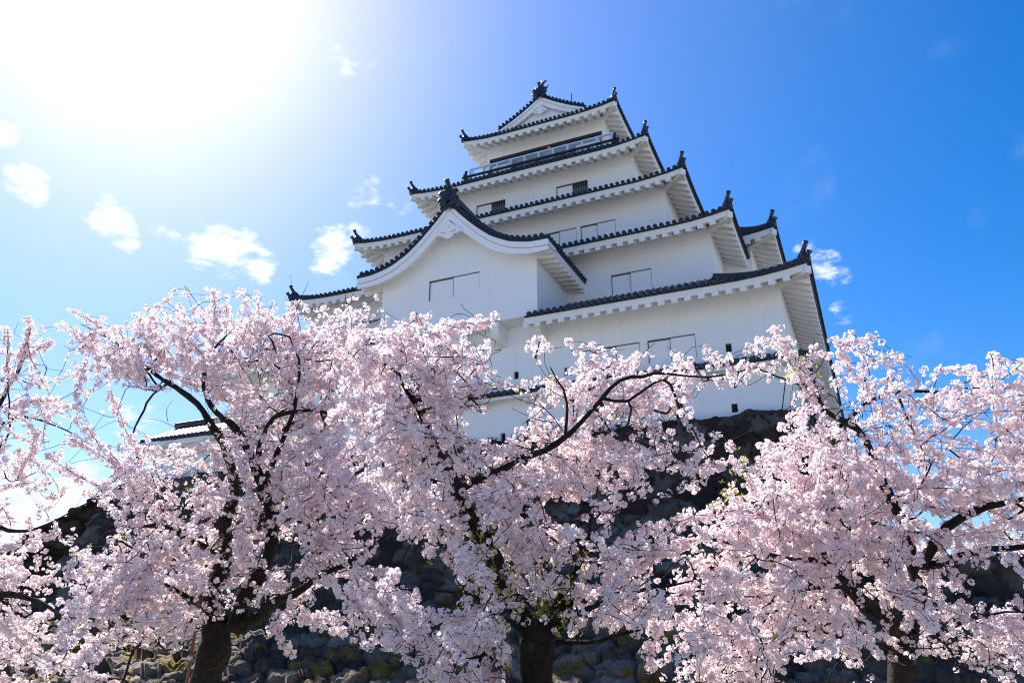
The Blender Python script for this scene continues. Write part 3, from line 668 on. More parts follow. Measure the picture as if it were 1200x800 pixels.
# ------------------------------------------------------------------ low corridor wing on the left
NAG = empty("corridor_wing", "low white walled tile roofed corridor on the stone base left of the keep", "building", (-33, 33, 9.9))
mb = MB(); mb.box(-35.6, CX-14.02-.005, 31.3, 35.6, 9.4, 12.1); mb.build("wall", M_PLASTER, NAG)
mb = MB(); x0, x1, ye, yr = -36.6, CX-14.03, 30.55, 33.45
for sg in (-1, 1):
    for i in range(int((x1-x0)/.3)):
        x = x0+.15+i*.3; y_e = yr+sg*(yr-ye)
        mb.tube([(x, y_e, 12.30), (x, (y_e+yr)/2, 12.95), (x, yr, 13.75)], .085, 6); mb.tube([(x, y_e+sg*.03, 12.31), (x, y_e-sg*.06, 12.31)], .105, 8)
    y_e = yr+sg*(yr-ye); mb.add([(x0, y_e, 12.26), (x1, y_e, 12.26), (x1, (y_e+yr)/2, 12.90), (x0, (y_e+yr)/2, 12.90), (x1, yr, 13.7), (x0, yr, 13.7), (x0, y_e, 12.17), (x1, y_e, 12.17)], [(0, 1, 2, 3), (3, 2, 4, 5), (6, 7, 1, 0)])
mb.tube([(x0, yr, 13.95), (x1, yr, 13.95)], .2, 8)
rf = mb.build("tiled_roof", M_TILE, NAG)
mb = MB(); mb.box(x0+.1, x1, ye+.06, ye+.18, 11.9, 12.165); mb.box(x0+.1, x1, ye+.18, 31.32, 12.05, 12.11); mb.box(x0+.1, x0+.22, ye+.181, 36.2, 11.9, 12.165); mb.build("eave_fascia", M_EAVE, rf)
mb = MB(); mb.add([(x0+.3, 31.3, 12.1), (x0+.3, 35.6, 12.1), (x0+.3, yr, 13.65)], [(0, 1, 2)]); mb.build("gable_wall", M_PLASTER, NAG)
# ------------------------------------------------------------------ people on the balcony
def person(x, y, z, h, coat, hat, label, lean=.0):
    me = bpy.data.meshes.new("person"); s = h/1.7
    vs = [(0, 0, .95), (0, .0, 1.18), (0, -.02+lean*.3, 1.42), (0, -.03+lean*.5, 1.52), (0, -.05+lean*.6, 1.64), (.1, 0, .85), (.11, 0, .48), (.11, 0, .06), (.11, -.12, .03), (-.1, 0, .85), (-.11, 0, .48), (-.11, 0, .06), (-.11, -.12, .03),
          (.19, 0+lean*.3, 1.40), (.25, -.04, 1.14), (.20, -.26, 1.08), (.17, -.33, 1.09), (-.19, 0+lean*.3, 1.40), (-.25, -.04, 1.14), (-.20, -.26, 1.08), (-.17, -.33, 1.09)]
    es = [(0, 1), (1, 2), (2, 3), (3, 4), (0, 5), (5, 6), (6, 7), (7, 8), (0, 9), (9, 10), (10, 11), (11, 12), (2, 13), (13, 14), (14, 15), (15, 16), (2, 17), (17, 18), (18, 19), (19, 20)]
    rr = [.15, .15, .15, .06, .10, .09, .065, .05, .04, .09, .065, .05, .04, .065, .05, .04, .045, .065, .05, .04, .045]
    me.from_pydata([tuple(c*s for c in v) for v in vs], es, []); o = bpy.data.objects.new("person", me); link(o); o.location = (x, y, z)
    sk = o.modifiers.new('skin', 'SKIN'); o.modifiers.new('sub', 'SUBSURF').levels = 2; o.modifiers['sub'].render_levels = 2
    for i, v in enumerate(me.skin_vertices[0].data): v.radius = (rr[i]*s, rr[i]*s*.85); v.use_root = (i == 0)
    me.materials.append(simple("coat", coat, .8)); tag(o, label, "person", "visitors on the balcony")
    hb = MB(); hz = z+(1.70)*s; hb.ball((x, y-.04+lean*.6*s, hz), .115, 12, 8, (1, 1.1, .8)); hb.box(x-.11, x+.11, y-.2, y-.08, hz-.05, hz-.02)
    m = hb.build("hat", simple("hat", hat, .7), None, True); m.parent = o; m.matrix_parent_inverse = Matrix.Translation(-Vector((x, y, z)))
    fb = MB(); fb.ball((x, y-.075+lean*.6*s, z+1.62*s), .105, 12, 8, (.85, .9, 1.1)); m = fb.build("face", simple("skin", (.5, .32, .24), .6), None, True); m.parent = o; m.matrix_parent_inverse = Matrix.Translation(-Vector((x, y, z)))
    return o
person(-18.05, 40.45, FZ, 1.62, (.02, .035, .045), (.02, .02, .025), "person in dark coat at the left end of the top balcony")
person(-15.45, 40.40, FZ, 1.70, (.30, .32, .36), (.45, .10, .05), "person in grey with a red cap in the middle of the top balcony", -.05)
person(-14.45, 40.45, FZ, 1.64, (.05, .09, .12), (.25, .08, .06), "person in dark blue with a maroon cap right of the red cap")
# ------------------------------------------------------------------ cherry trees
MASK = """000000134354 541243311200 000000000000 000000000000
132555886788 885575646542 000000000001 410000000000
244788998857 998888887741 365300210004 554541200000
353688889977 788999987655 665767677654 667557642465
345888667786 378998887466 455778886766 665477766777
666655001588 478888888731 365687763212 253456677778
664546100168 677777887630 334565654011 365235465346
763555435699 788887887742 667863465323 776556646447
675456756678 899998746876 888787666655 898888877778
466656664468 899999876788 998886355456 999999888889
537588865886 888888999888 777763312546 899987887887
755235665665 788877899877 765542234578 999898897777
888345658577 767776666677 887533577889 998999778888
999867788768 544655344665 563456667889 987888788875
898999899858 677876744566 553456667899 987678777335
467998877845 677688754467 435668888888 888866666447
678988888833 688888888888 326667766656 767786656668
888884668622 565677886787 115445778668 988787567788
678783333213 222214545576 114312665677 876675345677
776774111001 010001036665 001101226676 425442112233"""
MK = np.array([[int(ch) for ch in ln.replace(' ', '')] for ln in MASK.split('\n')], float)
def mask_at(u, v):
    c = np.clip(np.asarray(u)/25-.5, 0, 47); r = np.clip((np.asarray(v)-340)/23-.5, 0, 19)
    c0 = np.minimum(c.astype(int), 46); r0 = np.minimum(r.astype(int), 18); fc, fr = c-c0, r-r0
    m = MK[r0, c0]*(1-fc)*(1-fr)+MK[r0, c0+1]*fc*(1-fr)+MK[r0+1, c0]*(1-fc)*fr+MK[r0+1, c0+1]*fc*fr
    return np.where(np.asarray(v) < 335, 0, m)
# openings between the crowns (photo pixels: centre, half axes, strength)
GAPS = [(192,482,48,26,.96),(122,492,17,28,.95),(76,506,20,12,.9),(108,545,34,13,.9),(60,595,50,12,.6),(97,600,30,10,.8),(72,430,20,34,.5),(110,612,24,15,.8),
        (830,522,60,16,.15),(772,610,50,22,.65),(745,590,30,10,.6),(660,597,24,10,.8),(866,472,62,20,.92),(572,500,40,17,.85),(625,424,55,12,.85),(745,497,45,12,.7),(640,470,26,8,.5),
        (465,645,26,13,.85),(502,680,36,12,.85),(392,706,22,9,.85),(515,706,30,9,.8),(345,758,52,20,.85),(410,788,70,16,.9),(168,778,52,24,.8),(700,768,72,26,.85),(332,652,23,13,.8),
        (1166,682,36,20,.85),(1010,792,110,11,.8),(630,590,30,8,.7),(770,672,40,12,.75),(820,540,50,10,.1),(690,640,30,12,.5),(440,735,22,9,.7),(310,440,24,12,.7),(235,560,24,12,.5),
        (970,545,18,9,.6),(1085,545,22,10,.6),(985,470,14,18,.7),(1040,500,14,10,.6),(650,790,60,18,.7)]
def in_gap(u, v):
    g = np.zeros(np.shape(u))
    for (hu, hv, ha, hb, hs) in GAPS: g = np.maximum(g, hs*(((u-hu)/ha)**2+((v-hv)/hb)**2 < .9))
    return g
def catmull(pts, step):
    P = np.array(pts, float); out = []
    P = np.vstack([2*P[0]-P[1], P, 2*P[-1]-P[-2]])
    for i in range(1, len(P)-2):
        n = max(2, int(np.linalg.norm(P[i+1, :3]-P[i, :3])/step))
        for t in np.arange(n)/n:
            a, b, c, d = P[i-1:i+3]
            out.append(.5*(2*b+(c-a)*t+(2*a-5*b+4*c-d)*t*t+(3*b-a-3*c+d)*t**3))
    out.append(P[-2]); return np.array(out)
def tube_np(paths, nside=6):
    """paths: list of (pts, radii) -> verts, quads"""
    Vs, Qs, k = [], [], 0
    for P, R in paths:
        n = len(P); T = np.gradient(P, axis=0); T /= np.linalg.norm(T, axis=1)[:, None]+1e-9
        ref = np.array([.3, .2, .93]) if abs(T[0] @ np.array([.3, .2, .93])) < .9 else np.array([1., 0, 0])
        A = np.cross(T, ref); A /= np.linalg.norm(A, axis=1)[:, None]+1e-9; B = np.cross(T, A)
        th = np.arange(nside)*2*math.pi/nside
        V = P[:, None]+(A[:, None]*np.cos(th)[None, :, None]+B[:, None]*np.sin(th)[None, :, None])*R[:, None, None]
        idx = k+np.arange(n*nside).reshape(n, nside); nx = np.roll(idx, -1, 1)
        Qs.append(np.stack([idx[:-1], nx[:-1], nx[1:], idx[1:]], -1).reshape(-1, 4)); Vs.append(V.reshape(-1, 3)); k += n*nside
    return np.concatenate(Vs), np.concatenate(Qs)
def cherry(label, limbs, weight, depth, n_att, seed, petal=.0195, nfl=10, leaf_spots=(), bare=(), sleeves=(), clear=.78):
    """limbs: dict name -> list of (u, v, depth, radius); weight(u,v): share of the blossom mass that is this tree's; depth(u,v,rng)"""
    r = np.random.default_rng(seed)
    first = np.array(limbs[0]); base = at(*first[0][:3]); root = empty("cherry_tree", label, "cherry tree", (base[0], base[1], 0), "cherry trees in blossom below the keep")
    pos, par, rad = [], [], []
    for li, lb in enumerate(limbs):
        L = np.array([[*at(u, v, d), rr] for u, v, d, rr in lb]); L = catmull(L, .14)
        wob = np.cumsum(r.normal(0, .012, (len(L), 3)), 0); wob -= np.linspace(0, 1, len(L))[:, None]*wob[-1]; L[:, :3] += wob*(1 if li else .4)
        st = len(pos)
        if li == 0: pr = -1
        else: pr = int(np.argmin(np.linalg.norm(np.array(pos)-L[0, :3], axis=1)))
        for i, q in enumerate(L): pos.append(q[:3]); par.append(pr if i == 0 else st+i-1); rad.append(q[3])
        lump = 1+.10*np.sin(np.arange(len(L))*1.3+li)+r.normal(0, .05, len(L))
        V, Q = tube_np([(L[:, :3], L[:, 3]*lump)], 12)
        if li == 0:       # bark ridges, flare at the root
            an = np.tile(np.arange(12), len(L)); ax = np.repeat(L[:, :3], 12, 0)
            V = ax+(V-ax)*(1+.10*np.sin(an*2.1+np.repeat(np.arange(len(L)), 12)*.23)+r.normal(0, .04, len(V)))[:, None]
        bulk("trunk" if li == 0 else "limb", V, Q, M_BARK, root, None, True)
    nl = len(pos)
    # growth targets from the observed blossom density, spread in depth
    att = []
    while len(att) < n_att:
        u, v = r.uniform(-90, 1290), r.uniform(336, 850)
        if r.uniform() > (mask_at(u, v)/9)**1.35*weight(u, v): continue
        gp = 1.0
        for (hu, hv, ha, hb, hs) in GAPS:
            if ((u-hu)/ha)**2+((v-hv)/hb)**2 < 1.15: gp *= 1-hs
        if r.uniform() < gp: att.append((u, v))
    A = np.array([at(u, v, depth(u, v, r)) for u, v in att])
    lift_ = lambda q: .30 if q[2] > 4.2 else .02
    wand = np.zeros(nl+len(A)*30, bool); POS = np.zeros((nl+len(A)*30, 3)); POS[:nl] = pos; PL = np.zeros(len(POS)); n = nl
    par = list(par); rad = list(rad)
    d0 = np.min(np.linalg.norm(A[:, None]-POS[None, :nl:2], axis=2), 1); twig_paths = []; tips = []
    usable = np.ones(len(POS), bool); usable[:nl] = np.array(rad) < .085
    for ai in np.argsort(d0):
        tip = A[ai]; o2 = tip-base; o2[2] = 0; o2 /= np.linalg.norm(o2)+.3; dv = o2*.75+r.normal(0, .42, 3)+np.array([0, 0, lift_(tip)]); dv /= np.linalg.norm(dv)
        wl = r.uniform(.30, .85); t = tip-dv*wl; dd = np.linalg.norm(POS[:n]-t, axis=1)+.12*PL[:n]+(~usable[:n])*50
        up_pen = np.clip(POS[:n, 2]-t[2], 0, None)*.25; i = int(np.argmin(dd+up_pen)); p = POS[i]; L = np.linalg.norm(t-p)
        if L < .05: continue
        pd = POS[i]-POS[par[i]] if par[i] >= 0 else np.array([0, 0, 1.]); pd = pd/(np.linalg.norm(pd)+1e-9)
        c1 = p+pd*L*.22+r.normal(0, .05*L, 3); c2 = t-(t-p)*.18-dv*L*.18+r.normal(0, .05*L, 3)
        k = int(min(14, max(3, L/.09))); ts = np.linspace(0, 1, k+1)[1:, None]
        path = (1-ts)**3*p+3*(1-ts)**2*ts*c1+3*(1-ts)*ts**2*c2+ts**3*t
        path[:-1] += r.normal(0, .008, (k-1, 3)); kw = max(3, int(wl/.09)); tw = np.linspace(0, 1, kw+1)[1:, None]
        path = np.vstack([path, t+dv*wl*tw+np.array([0, 0, -.10])*wl*tw**2+r.normal(0, .008, (kw, 3))]); k0 = k; k = len(path)
        pu, pv = project(path); inside = (pu > 0) & (pu < 1200) & (pv < 800)
        if inside.any() and (np.min(mask_at(pu, pv)[inside]) < 1.7 or (in_gap(pu[k0:], pv[k0:]) > .75).any()): continue
        ids = []
        for j in range(k):
            POS[n] = path[j]; PL[n] = PL[i if j == 0 else n-1]+L/k; par.append(i if j == 0 else n-1); ids.append(n); wand[n] = j >= k0-1; n += 1
        twig_paths.append((i, ids))
    cnt = np.zeros(n); ends = np.ones(n, bool)
    for q in range(nl, n):
        if par[q] >= 0: ends[par[q]] = False
    cnt[nl:n][ends[nl:n]] = 1
    for q in range(n-1, nl-1, -1): cnt[par[q]] += cnt[q]
    R = .0032*np.maximum(cnt, 1)**.52
    P_ = []
    for i, ids in twig_paths:
        pts = np.vstack([POS[i], POS[ids]]); rr = np.r_[R[ids[0]], R[ids]]; P_.append((pts, np.maximum(rr, .0028)))
    V, Q = tube_np(P_, 5); bulk("twigs", V, Q, M_TWIG, root)
    for b in bare:
        
        for bb in b: L = catmull([at(*p) for p in bb], .1); V, Q = tube_np([(L, np.linspace(.0055, .0022, len(L)))], 5); bulk("bare_twig", V, Q, M_TWIG, root)
    # blossom balls along the thin twigs
    C, Dn = [], []
    thin = np.arange(nl, n)[R[nl:n] < .016]
    for q in thin:
        a, b = POS[par[q]], POS[q]; L = np.linalg.norm(b-a); m = r.poisson(L/(.036 if wand[q] and R[q] < .011 else .3))
        for _ in range(m):
            off = r.normal(0, 1, 3); off /= np.linalg.norm(off); C.append(a+(b-a)*r.uniform()+off*r.uniform(.015, .06))
    C = np.array(C); u, v = project(C); m = mask_at(u, v)
    keep = np.clip((m-1.5)/6.4, 0, 1)*(v > 332)
    for (hu, hv, ha, hb, hs) in GAPS: keep *= 1-hs*(((u-hu)/ha)**2+((v-hv)/hb)**2 < 1)
    C = C[r.uniform(0, 1, len(C)) < keep]
    # long wand-like shoots set thickly with blossom
    E_ = []; SP = []
    for sl in sleeves:
        L = catmull([at(*p) for p in sl], .04)+r.normal(0, .006, (len(catmull([at(*p) for p in sl], .04)), 3))
        SP.append((L, np.linspace(.012, .003, len(L))))
        for p in L:
            for _ in range(r.poisson(3.0)):
                off = r.normal(0, 1, 3); off /= np.linalg.norm(off); E_.append(p+off*r.uniform(.01, .10))
    if SP:
        
        for q in SP: V, Q = tube_np([q], 5); bulk("shoot", V, Q, M_TWIG, root)
        C = np.vstack([C, np.array(E_)])
    # the heavy limbs stay in view: few blossoms hang straight in front of them
    big = np.array(rad[:nl]) > .026; lp = np.array(pos)[big]; lu, lv = project(lp); ld = (lp-C0)@CD; lr = np.array(rad[:nl])[big]/ld*FPX
    cu, cv = project(C); cd = (C-C0)@CD
    front = ((np.hypot(cu[:, None]-lu, cv[:, None]-lv) < lr+5) & (cd[:, None] < ld+.15)).any(1)
    C = C[~(front & (r.uniform(0, 1, len(C)) < clear))]
    nb = len(C); print("blossom balls", label, nb)
    RB = r.uniform(.018, .046, nb)
    # flowers: 5 kite petals each, slightly cupped, all round the ball
    nd = r.normal(0, 1, (nb, nfl, 3)); nd[..., 2] += .15; nd /= np.linalg.norm(nd, axis=2)[..., None]
    fc = C[:, None]+nd*(RB[:, None]*r.uniform(.7, 1.1, (nb, nfl)))[..., None]
    nn = nd+r.normal(0, .35, nd.shape); nn /= np.linalg.norm(nn, axis=2)[..., None]; nn = nn.reshape(-1, 3); fc = fc.reshape(-1, 3); F = len(fc)
    rf = r.normal(0, 1, (F, 3)); e1 = np.cross(nn, rf); e1 /= np.linalg.norm(e1, axis=1)[:, None]; e2 = np.cross(nn, e1)
    s = petal*r.uniform(.8, 1.12, F)[:, None]; cup = r.uniform(.05, .55, F)[:, None]
    V = np.zeros((F, 16, 3)); V[:, 0] = fc-nn*s*.12
    for k in range(5):
        th = 2*math.pi*k/5
        d = e1*math.cos(th)+e2*math.sin(th); w = -e1*math.sin(th)+e2*math.cos(th)
        V[:, 1+3*k] = fc+s*(d*.66-w*.40)+nn*s*cup*.45
        V[:, 2+3*k] = fc+s*d*1.0+nn*s*cup*.7
        V[:, 3+3*k] = fc+s*(d*.66+w*.40)+nn*s*cup*.45
    base = (np.arange(F)*16)[:, None, None]; qd = np.array([[0, 1+3*k, 2+3*k, 3+3*k] for k in range(5)])[None]
    Q = (base+qd).reshape(-1, 4)
    tone = np.repeat(r.uniform(0, 1, nb), nfl)*.7+r.uniform(0, 1, F)*.3
    pet = np.array([.982, .964, .965])[None]*(1-tone[:, None])+np.array([.971, .920, .930])[None]*tone[:, None]
    col = np.repeat(pet[:, None], 16, 1); col[:, 0] = np.array([.70, .42, .43]); 
    bulk("blossoms", V.reshape(-1, 3), Q, M_PETAL, root, col.reshape(-1, 3))
    # young bronze-green leaves
    lv, lq, lc, k = [], [], [], 0
    tp = POS[nl:n]; tu, tv = project(tp)
    for (lu, lvv, lr, num) in leaf_spots:
        sel = np.where(np.hypot(tu-lu, tv-lvv) < lr)[0]
        if not len(sel): continue
        for q in r.choice(sel, int(num*1.7)):
            p = tp[q]+r.normal(0, .03, 3)
            for _ in range(5):
                d = r.normal(0, 1, 3); d[2] += .8; d /= np.linalg.norm(d); w = np.cross(d, r.normal(0, 1, 3)); w /= np.linalg.norm(w); l = r.uniform(.03, .06)
                lv += [p, p+d*l*.5+w*l*.22, p+d*l, p+d*l*.5-w*l*.22]; lq.append((k, k+1, k+2, k+3)); k += 4
                lc += [np.array([.30, .34, .05])*r.uniform(.6, 1.3)+np.array([.1, 0, 0])*r.uniform()]*4
    if lv: bulk("young_leaves", np.array(lv), np.array(lq), M_LEAF, root, np.array(lc))
    return root
def ss(x, a, b): t = np.clip((x-a)/(b-a), 0, 1); return t*t*(3-2*t)
def w_far(u, v): return (1-ss(u, 40, 150)) if v < 600 else (1-ss(u, 20, 120))*.8
def w_left(u, v):
    e = 420 if v < 560 else 520-.4*(v-560)
    return (ss(u, 40, 140))*(1-ss(u, e-60, e+70))*(1. if v < 480 else .82)
def w_right(u, v):
    b = 930-(v-400)*.55 if v > 520 else 905
    return ss(u, b-60, b+60)
def w_mid(u, v):
    e = 420 if v < 560 else 520-.4*(v-560); b = 930-(v-400)*.55 if v > 520 else 905
    return ss(u, e-60, e+70)*(1-ss(u, b-60, b+60))
DM, DL, DR, DF = 8.0, 11.6, 9.0, 13.2
mid = [[(640, 950, 8.0, 0.270), (634, 860, 8.0, 0.211), (629, 800, 8.0, 0.194), (628, 765, 8.0, 0.189), (632, 735, 8.0, 0.180), (634, 722, 8.0, 0.135)],
       [(626, 738, 8.0, 0.117), (608, 712, 8.05, 0.095), (590, 672, 8.1, 0.090), (562, 618, 8.2, 0.077), (537, 574, 8.3, 0.070), (524, 548, 8.4, 0.063), (513, 530, 8.45, 0.056), (504, 495, 8.6, 0.045), (492, 455, 8.8, 0.036), (480, 430, 8.9, 0.023), (468, 405, 9.0, 0.011)],
       [(512, 530, 8.45, 0.045), (495, 490, 8.5, 0.036), (474, 448, 8.5, 0.029), (457, 430, 8.5, 0.023), (438, 420, 8.5, 0.014), (415, 400, 8.5, 0.007)],
       [(537, 574, 8.3, 0.054), (560, 560, 8.2, 0.045), (585, 552, 8.1, 0.041), (605, 538, 8.0, 0.036), (640, 528, 7.9, 0.032), (664, 512, 7.8, 0.027), (690, 484, 7.8, 0.023), (706, 466, 7.8, 0.022), (726, 446, 7.8, 0.020), (756, 438, 7.8, 0.016), (782, 434, 7.8, 0.013), (830, 440, 7.8, 0.009), (872, 434, 7.8, 0.005)],
       [(706, 466, 7.8, 0.018), (735, 470, 7.7, 0.015), (765, 448, 7.6, 0.011), (785, 440, 7.6, 0.005)],
       [(664, 512, 7.8, 0.018), (668, 480, 7.7, 0.013), (660, 455, 7.7, 0.011), (645, 430, 7.7, 0.005)],
       [(640, 726, 8.0, 0.054), (662, 688, 7.9, 0.041), (682, 648, 7.8, 0.027), (692, 610, 7.7, 0.014), (700, 570, 7.6, 0.006)],
       [(645, 735, 7.95, 0.068), (656, 720, 7.85, 0.054), (668, 704, 7.8, 0.050)],
       [(648, 745, 7.95, 0.045), (678, 722, 7.7, 0.032), (712, 705, 7.5, 0.023), (760, 690, 7.4, 0.016), (812, 680, 7.3, 0.007)],
       [(650, 755, 7.95, 0.032), (700, 752, 7.7, 0.020), (750, 737, 7.5, 0.011)],
       [(616, 740, 7.95, 0.045), (585, 722, 7.8, 0.029), (555, 700, 7.7, 0.020), (510, 690, 7.6, 0.011), (470, 690, 7.5, 0.005)]]
left = [[(228, 905, 11.6, 0.336), (236, 840, 11.6, 0.272), (244, 785, 11.6, 0.248), (256, 745, 11.6, 0.216), (262, 726, 11.6, 0.144)],
        [(250, 752, 11.6, 0.144), (246, 712, 11.6, 0.120), (255, 678, 11.7, 0.108), (266, 650, 11.8, 0.100), (267, 612, 11.9, 0.088), (276, 580, 12.0, 0.080), (278, 560, 12.0, 0.072), (265, 518, 12.2, 0.060), (256, 500, 12.3, 0.056), (247, 480, 12.3, 0.050), (229, 462, 12.4, 0.042), (205, 447, 12.5, 0.034), (172, 426, 12.6, 0.024), (132, 397, 12.8, 0.014), (95, 380, 13, 0.006)],
        [(276, 735, 11.55, 0.144), (290, 690, 11.5, 0.112), (302, 666, 11.5, 0.100), (313, 632, 11.5, 0.088), (311, 600, 11.6, 0.080), (305, 575, 11.7, 0.072), (296, 548, 11.8, 0.068), (285, 512, 12, 0.060), (270, 492, 12, 0.048), (245, 472, 12.1, 0.038), (236, 440, 12.3, 0.028), (246, 412, 12.4, 0.019), (275, 385, 12.5, 0.010)],
        [(285, 735, 11.5, 0.104), (302, 724, 11.4, 0.088), (325, 708, 11.2, 0.072), (350, 694, 11, 0.056), (378, 672, 10.8, 0.036), (420, 648, 10.6, 0.024), (467, 616, 10.4, 0.010)],
        [(305, 575, 11.7, 0.048), (330, 520, 11.5, 0.036), (347, 470, 11.4, 0.027), (350, 430, 11.4, 0.018), (340, 395, 11.4, 0.010)],
        [(296, 548, 11.8, 0.048), (312, 500, 11.6, 0.036), (345, 484, 11.4, 0.030), (400, 488, 11.2, 0.016)],
        [(266, 650, 11.8, 0.048), (240, 640, 11.6, 0.036), (200, 618, 11.5, 0.027), (160, 616, 11.3, 0.019), (120, 625, 11.1, 0.010)],
        [(247, 712, 11.6, 0.048), (225, 700, 11.4, 0.032), (190, 680, 11.2, 0.024), (150, 700, 11.0, 0.014), (110, 715, 10.8, 0.008)],
        [(350, 694, 11, 0.024), (369, 650, 10.9, 0.021), (362, 612, 10.9, 0.016), (345, 584, 10.9, 0.008)],
        [(200, 447, 12.5, 0.024), (175, 470, 12.6, 0.016), (155, 520, 12.6, 0.016), (175, 560, 12.4, 0.010)]]
right = [[(1052, 935, 9.0, 0.216), (1054, 850, 9.0, 0.166), (1056, 790, 9.0, 0.144), (1058, 752, 9.0, 0.122), (1060, 735, 9.0, 0.094)],
         [(1052, 756, 9.0, 0.086), (1044, 730, 8.95, 0.068), (1016, 705, 8.8, 0.061), (982, 676, 8.6, 0.050), (956, 656, 8.5, 0.036), (930, 652, 8.3, 0.022), (880, 640, 8.1, 0.012), (830, 630, 7.9, 0.005)],
         [(1062, 738, 9.0, 0.086), (1076, 700, 9.1, 0.079), (1068, 655, 9.2, 0.072), (1060, 614, 9.3, 0.065), (1038, 580, 9.4, 0.058), (1008, 516, 9.6, 0.047), (984, 495, 9.7, 0.040), (965, 484, 9.8, 0.029), (942, 455, 9.8, 0.019), (912, 442, 9.8, 0.013), (880, 428, 9.8, 0.006)],
         [(984, 497, 9.7, 0.025), (1017, 473, 9.7, 0.024), (1050, 459, 9.7, 0.022), (1075, 455, 9.7, 0.019), (1112, 456, 9.6, 0.014), (1150, 452, 9.5, 0.010), (1190, 478, 9.4, 0.007)],
         [(1076, 690, 9.1, 0.072), (1082, 655, 9.0, 0.058), (1096, 630, 8.9, 0.054), (1127, 607, 8.8, 0.050), (1155, 593, 8.7, 0.040), (1200, 584, 8.5, 0.029), (1260, 560, 8.4, 0.011)],
         [(1080, 668, 9.05, 0.050), (1110, 655, 8.9, 0.043), (1145, 644, 8.7, 0.036), (1200, 638, 8.5, 0.025), (1270, 640, 8.3, 0.010)],
         [(1040, 728, 8.95, 0.036), (1010, 715, 8.7, 0.029), (988, 688, 8.4, 0.023), (940, 694, 8.2, 0.016), (890, 700, 8, 0.009), (840, 690, 7.8, 0.004)],
         [(1050, 758, 8.95, 0.036), (1010, 750, 8.6, 0.025), (960, 740, 8.3, 0.016), (900, 748, 8.0, 0.009)],
         [(1050, 459, 9.7, 0.012), (1060, 480, 9.6, 0.014), (1075, 510, 9.5, 0.010), (1082, 530, 9.5, 0.006)],
         [(1068, 758, 9.0, 0.036), (1110, 740, 8.7, 0.025), (1160, 720, 8.4, 0.014), (1220, 715, 8.2, 0.007)]]
far = [[(-150, 900, 13.2, 0.264), (-140, 800, 13.2, 0.198), (-125, 730, 13.2, 0.172), (-120, 690, 13.2, 0.145)],
       [(-125, 720, 13.2, 0.092), (-80, 712, 13, 0.073), (-30, 705, 12.9, 0.059), (10, 702, 12.8, 0.050), (52, 712, 12.6, 0.026), (90, 740, 12.4, 0.010)],
       [(-120, 690, 13.2, 0.099), (-90, 620, 13.3, 0.073), (-40, 540, 13.4, 0.053), (-5, 474, 13.5, 0.030), (24, 424, 13.6, 0.017), (36, 385, 13.7, 0.008)],
       [(-40, 540, 13.4, 0.040), (0, 500, 13.4, 0.026), (30, 488, 13.4, 0.020), (70, 500, 13.3, 0.012), (105, 520, 13.2, 0.005)],
       [(-90, 620, 13.3, 0.046), (-30, 560, 13.2, 0.033), (10, 510, 13.3, 0.018), (8, 440, 13.4, 0.011), (9, 390, 13.4, 0.004)],
       [(-90, 620, 13.3, 0.053), (-30, 610, 13.1, 0.040), (30, 620, 12.9, 0.026), (80, 600, 12.8, 0.013), (120, 580, 12.7, 0.007)]]
cherry("cherry tree with a thick mossy forked trunk at the centre below the gable", mid, w_mid, lambda u, v, r: 8.0+.9*np.clip((560-v)/200, -.6, 1)+r.normal(0, .45)-.5*abs(u-630)/300, 860, 21, sleeves=([(500, 395, 8.7), (540, 382, 8.6), (585, 376, 8.6)], [(470, 390, 8.6), (480, 378, 8.6), (498, 372, 8.6)], [(400, 690, 7.5), (440, 735, 7.4), (470, 762, 7.3)], [(628, 420, 7.7), (632, 402, 7.7), (635, 396, 7.7)]), leaf_spots=((620, 735, 60, 70), (540, 660, 60, 60), (660, 690, 40, 30), (640, 455, 40, 14), (560, 480, 40, 10)),
       bare=([[(660, 505, 7.75), (640, 480, 7.6), (610, 468, 7.5), (596, 462, 7.5)], [(650, 495, 7.7), (625, 490, 7.6), (600, 478, 7.5)], [(640, 480, 7.6), (628, 468, 7.6), (618, 452, 7.6)], [(735, 470, 7.7), (748, 486, 7.6), (752, 505, 7.6)], [(725, 478, 7.7), (712, 490, 7.6), (700, 512, 7.6)]],))
cherry("cherry tree with several dark stems rising from a leaning trunk at left below the corridor", left, w_left, lambda u, v, r: 11.6+.8*np.clip((560-v)/200, -.8, 1)+r.normal(0, .6)-1.0*abs(u-270)/300*(v > 560), 1420, 22, leaf_spots=((240, 535, 25, 14), (170, 640, 90, 40), (150, 760, 60, 20)),
       sleeves=([(180, 570, 12.2), (160, 530, 12.2), (146, 500, 12.2), (134, 470, 12.2), (128, 462, 12.2)], [(160, 565, 12.1), (130, 532, 12.1), (98, 501, 12.1)], [(158, 572, 12), (138, 548, 12), (112, 530, 12), (82, 514, 12)],
                [(130, 575, 12), (100, 562, 12), (56, 535, 12)], [(315, 722, 10.9), (330, 748, 10.7), (344, 768, 10.6)], [(250, 380, 12.4), (252, 358, 12.4), (249, 340, 12.4)], [(120, 385, 12.8), (100, 372, 12.8), (88, 366, 12.8)]),
       bare=([[(225, 505, 12.3), (205, 515, 12.2), (190, 522, 12.2)], [(245, 494, 12.2), (225, 496, 12.2), (195, 508, 12.2), (172, 520, 12.2)], [(215, 505, 12.2), (185, 492, 12.2), (155, 490, 12.2)], [(197, 494, 12.2), (195, 480, 12.2), (203, 468, 12.2)], [(352, 385, 11.4), (345, 350, 11.4), (340, 322, 11.4)], [(348, 362, 11.4), (356, 342, 11.4), (362, 330, 11.4)]],))
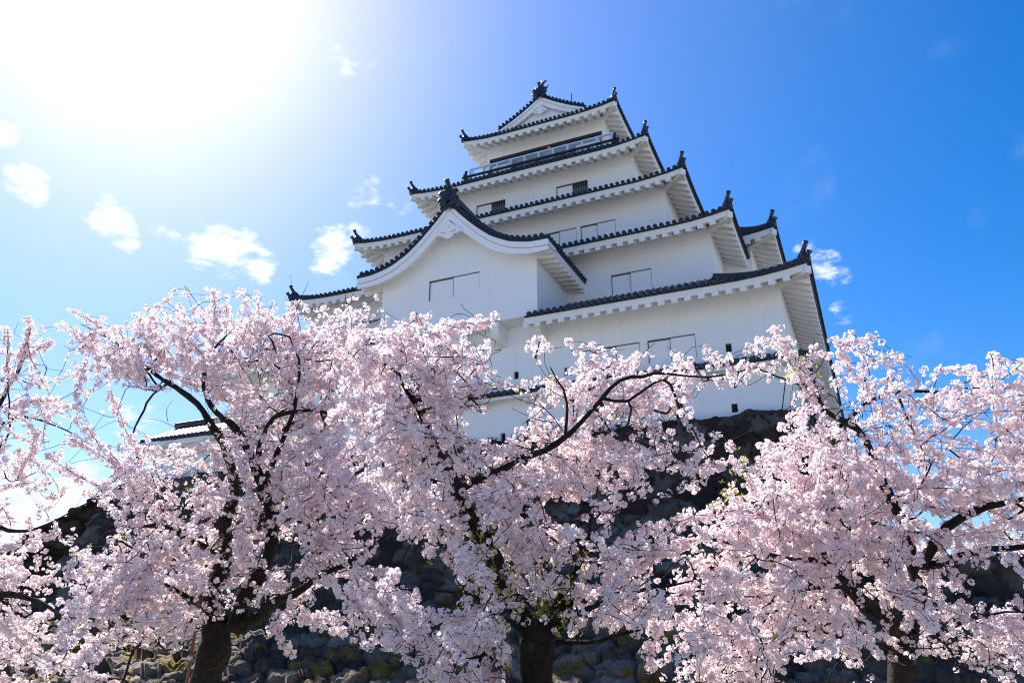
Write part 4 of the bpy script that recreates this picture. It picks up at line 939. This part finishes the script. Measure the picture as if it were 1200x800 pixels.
cherry("cherry tree spreading long low limbs at right in front of the terrace", right, w_right, lambda u, v, r: 9.0+.8*np.clip((560-v)/200, -.8, 1)+r.normal(0, .5)-.7*np.clip((1050-u)/300, 0, 1), 900, 23, clear=.35, leaf_spots=((945, 440, 18, 14), (840, 560, 40, 20), (930, 710, 50, 20), (1080, 500, 40, 10)),
       sleeves=([(960, 478, 9.8), (938, 445, 9.7), (918, 412, 9.6), (890, 399, 9.5)], [(945, 455, 9.7), (925, 420, 9.7), (908, 385, 9.7)], [(1000, 440, 9.8), (985, 408, 9.8), (1024, 396, 9.8)], [(960, 640, 8.5), (880, 600, 8.2), (820, 606, 8.0), (760, 622, 7.8), (708, 655, 7.6)],
                [(880, 640, 8.1), (820, 632, 7.9), (762, 655, 7.7), (712, 684, 7.6)], [(840, 690, 7.8), (790, 700, 7.7), (765, 745, 7.6), (762, 785, 7.6)], [(1150, 452, 9.5), (1172, 428, 9.4), (1168, 418, 9.4)]))
cherry("cherry tree at the far left edge with only its branches reaching into view", far, w_far, lambda u, v, r: 13.2+r.normal(0, .6), 380, 24, petal=.022, leaf_spots=((45, 520, 30, 10),),
       sleeves=([(0, 468, 13.5), (24, 424, 13.6), (32, 392, 13.7), (35, 372, 13.7)], [(10, 450, 13.4), (9, 410, 13.4), (9, 386, 13.4)], [(24, 424, 13.6), (46, 408, 13.5), (62, 402, 13.5)], [(20, 560, 13.2), (36, 530, 13.2), (42, 504, 13.2)], [(10, 480, 13.4), (40, 470, 13.3), (90, 478, 13.2)]))
# ------------------------------------------------------------------ support stakes
def stake(u, v0, d, col, label, h):
    p = at(u, v0, d); mb = MB(); z0 = -.1
    n = 9; pts = [(p[0]+.01*math.sin(i), p[1], z0+(h-z0)*i/n) for i in range(n+1)]; mb.tube(pts, [.022+.004*(i % 3 == 0) for i in range(n+1)], 8)
    tag(mb.build("bamboo_stake", simple("stake", col, .7, .3, 8), None), label, "stake")
stake(221, 790, 10.9, (.20, .07, .035), "thin reddish stake standing left of the multi stemmed cherry trunk", float(at(222, 700, 10.9)[2]))
stake(581, 790, 7.6, (.10, .055, .03), "thicker short brown stake left of the forked mossy trunk", float(at(581, 757, 7.6)[2]))
stake(594, 790, 7.6, (.07, .06, .04), "slim taller stake beside the short brown stake and mossy trunk", float(at(594, 748, 7.6)[2]))
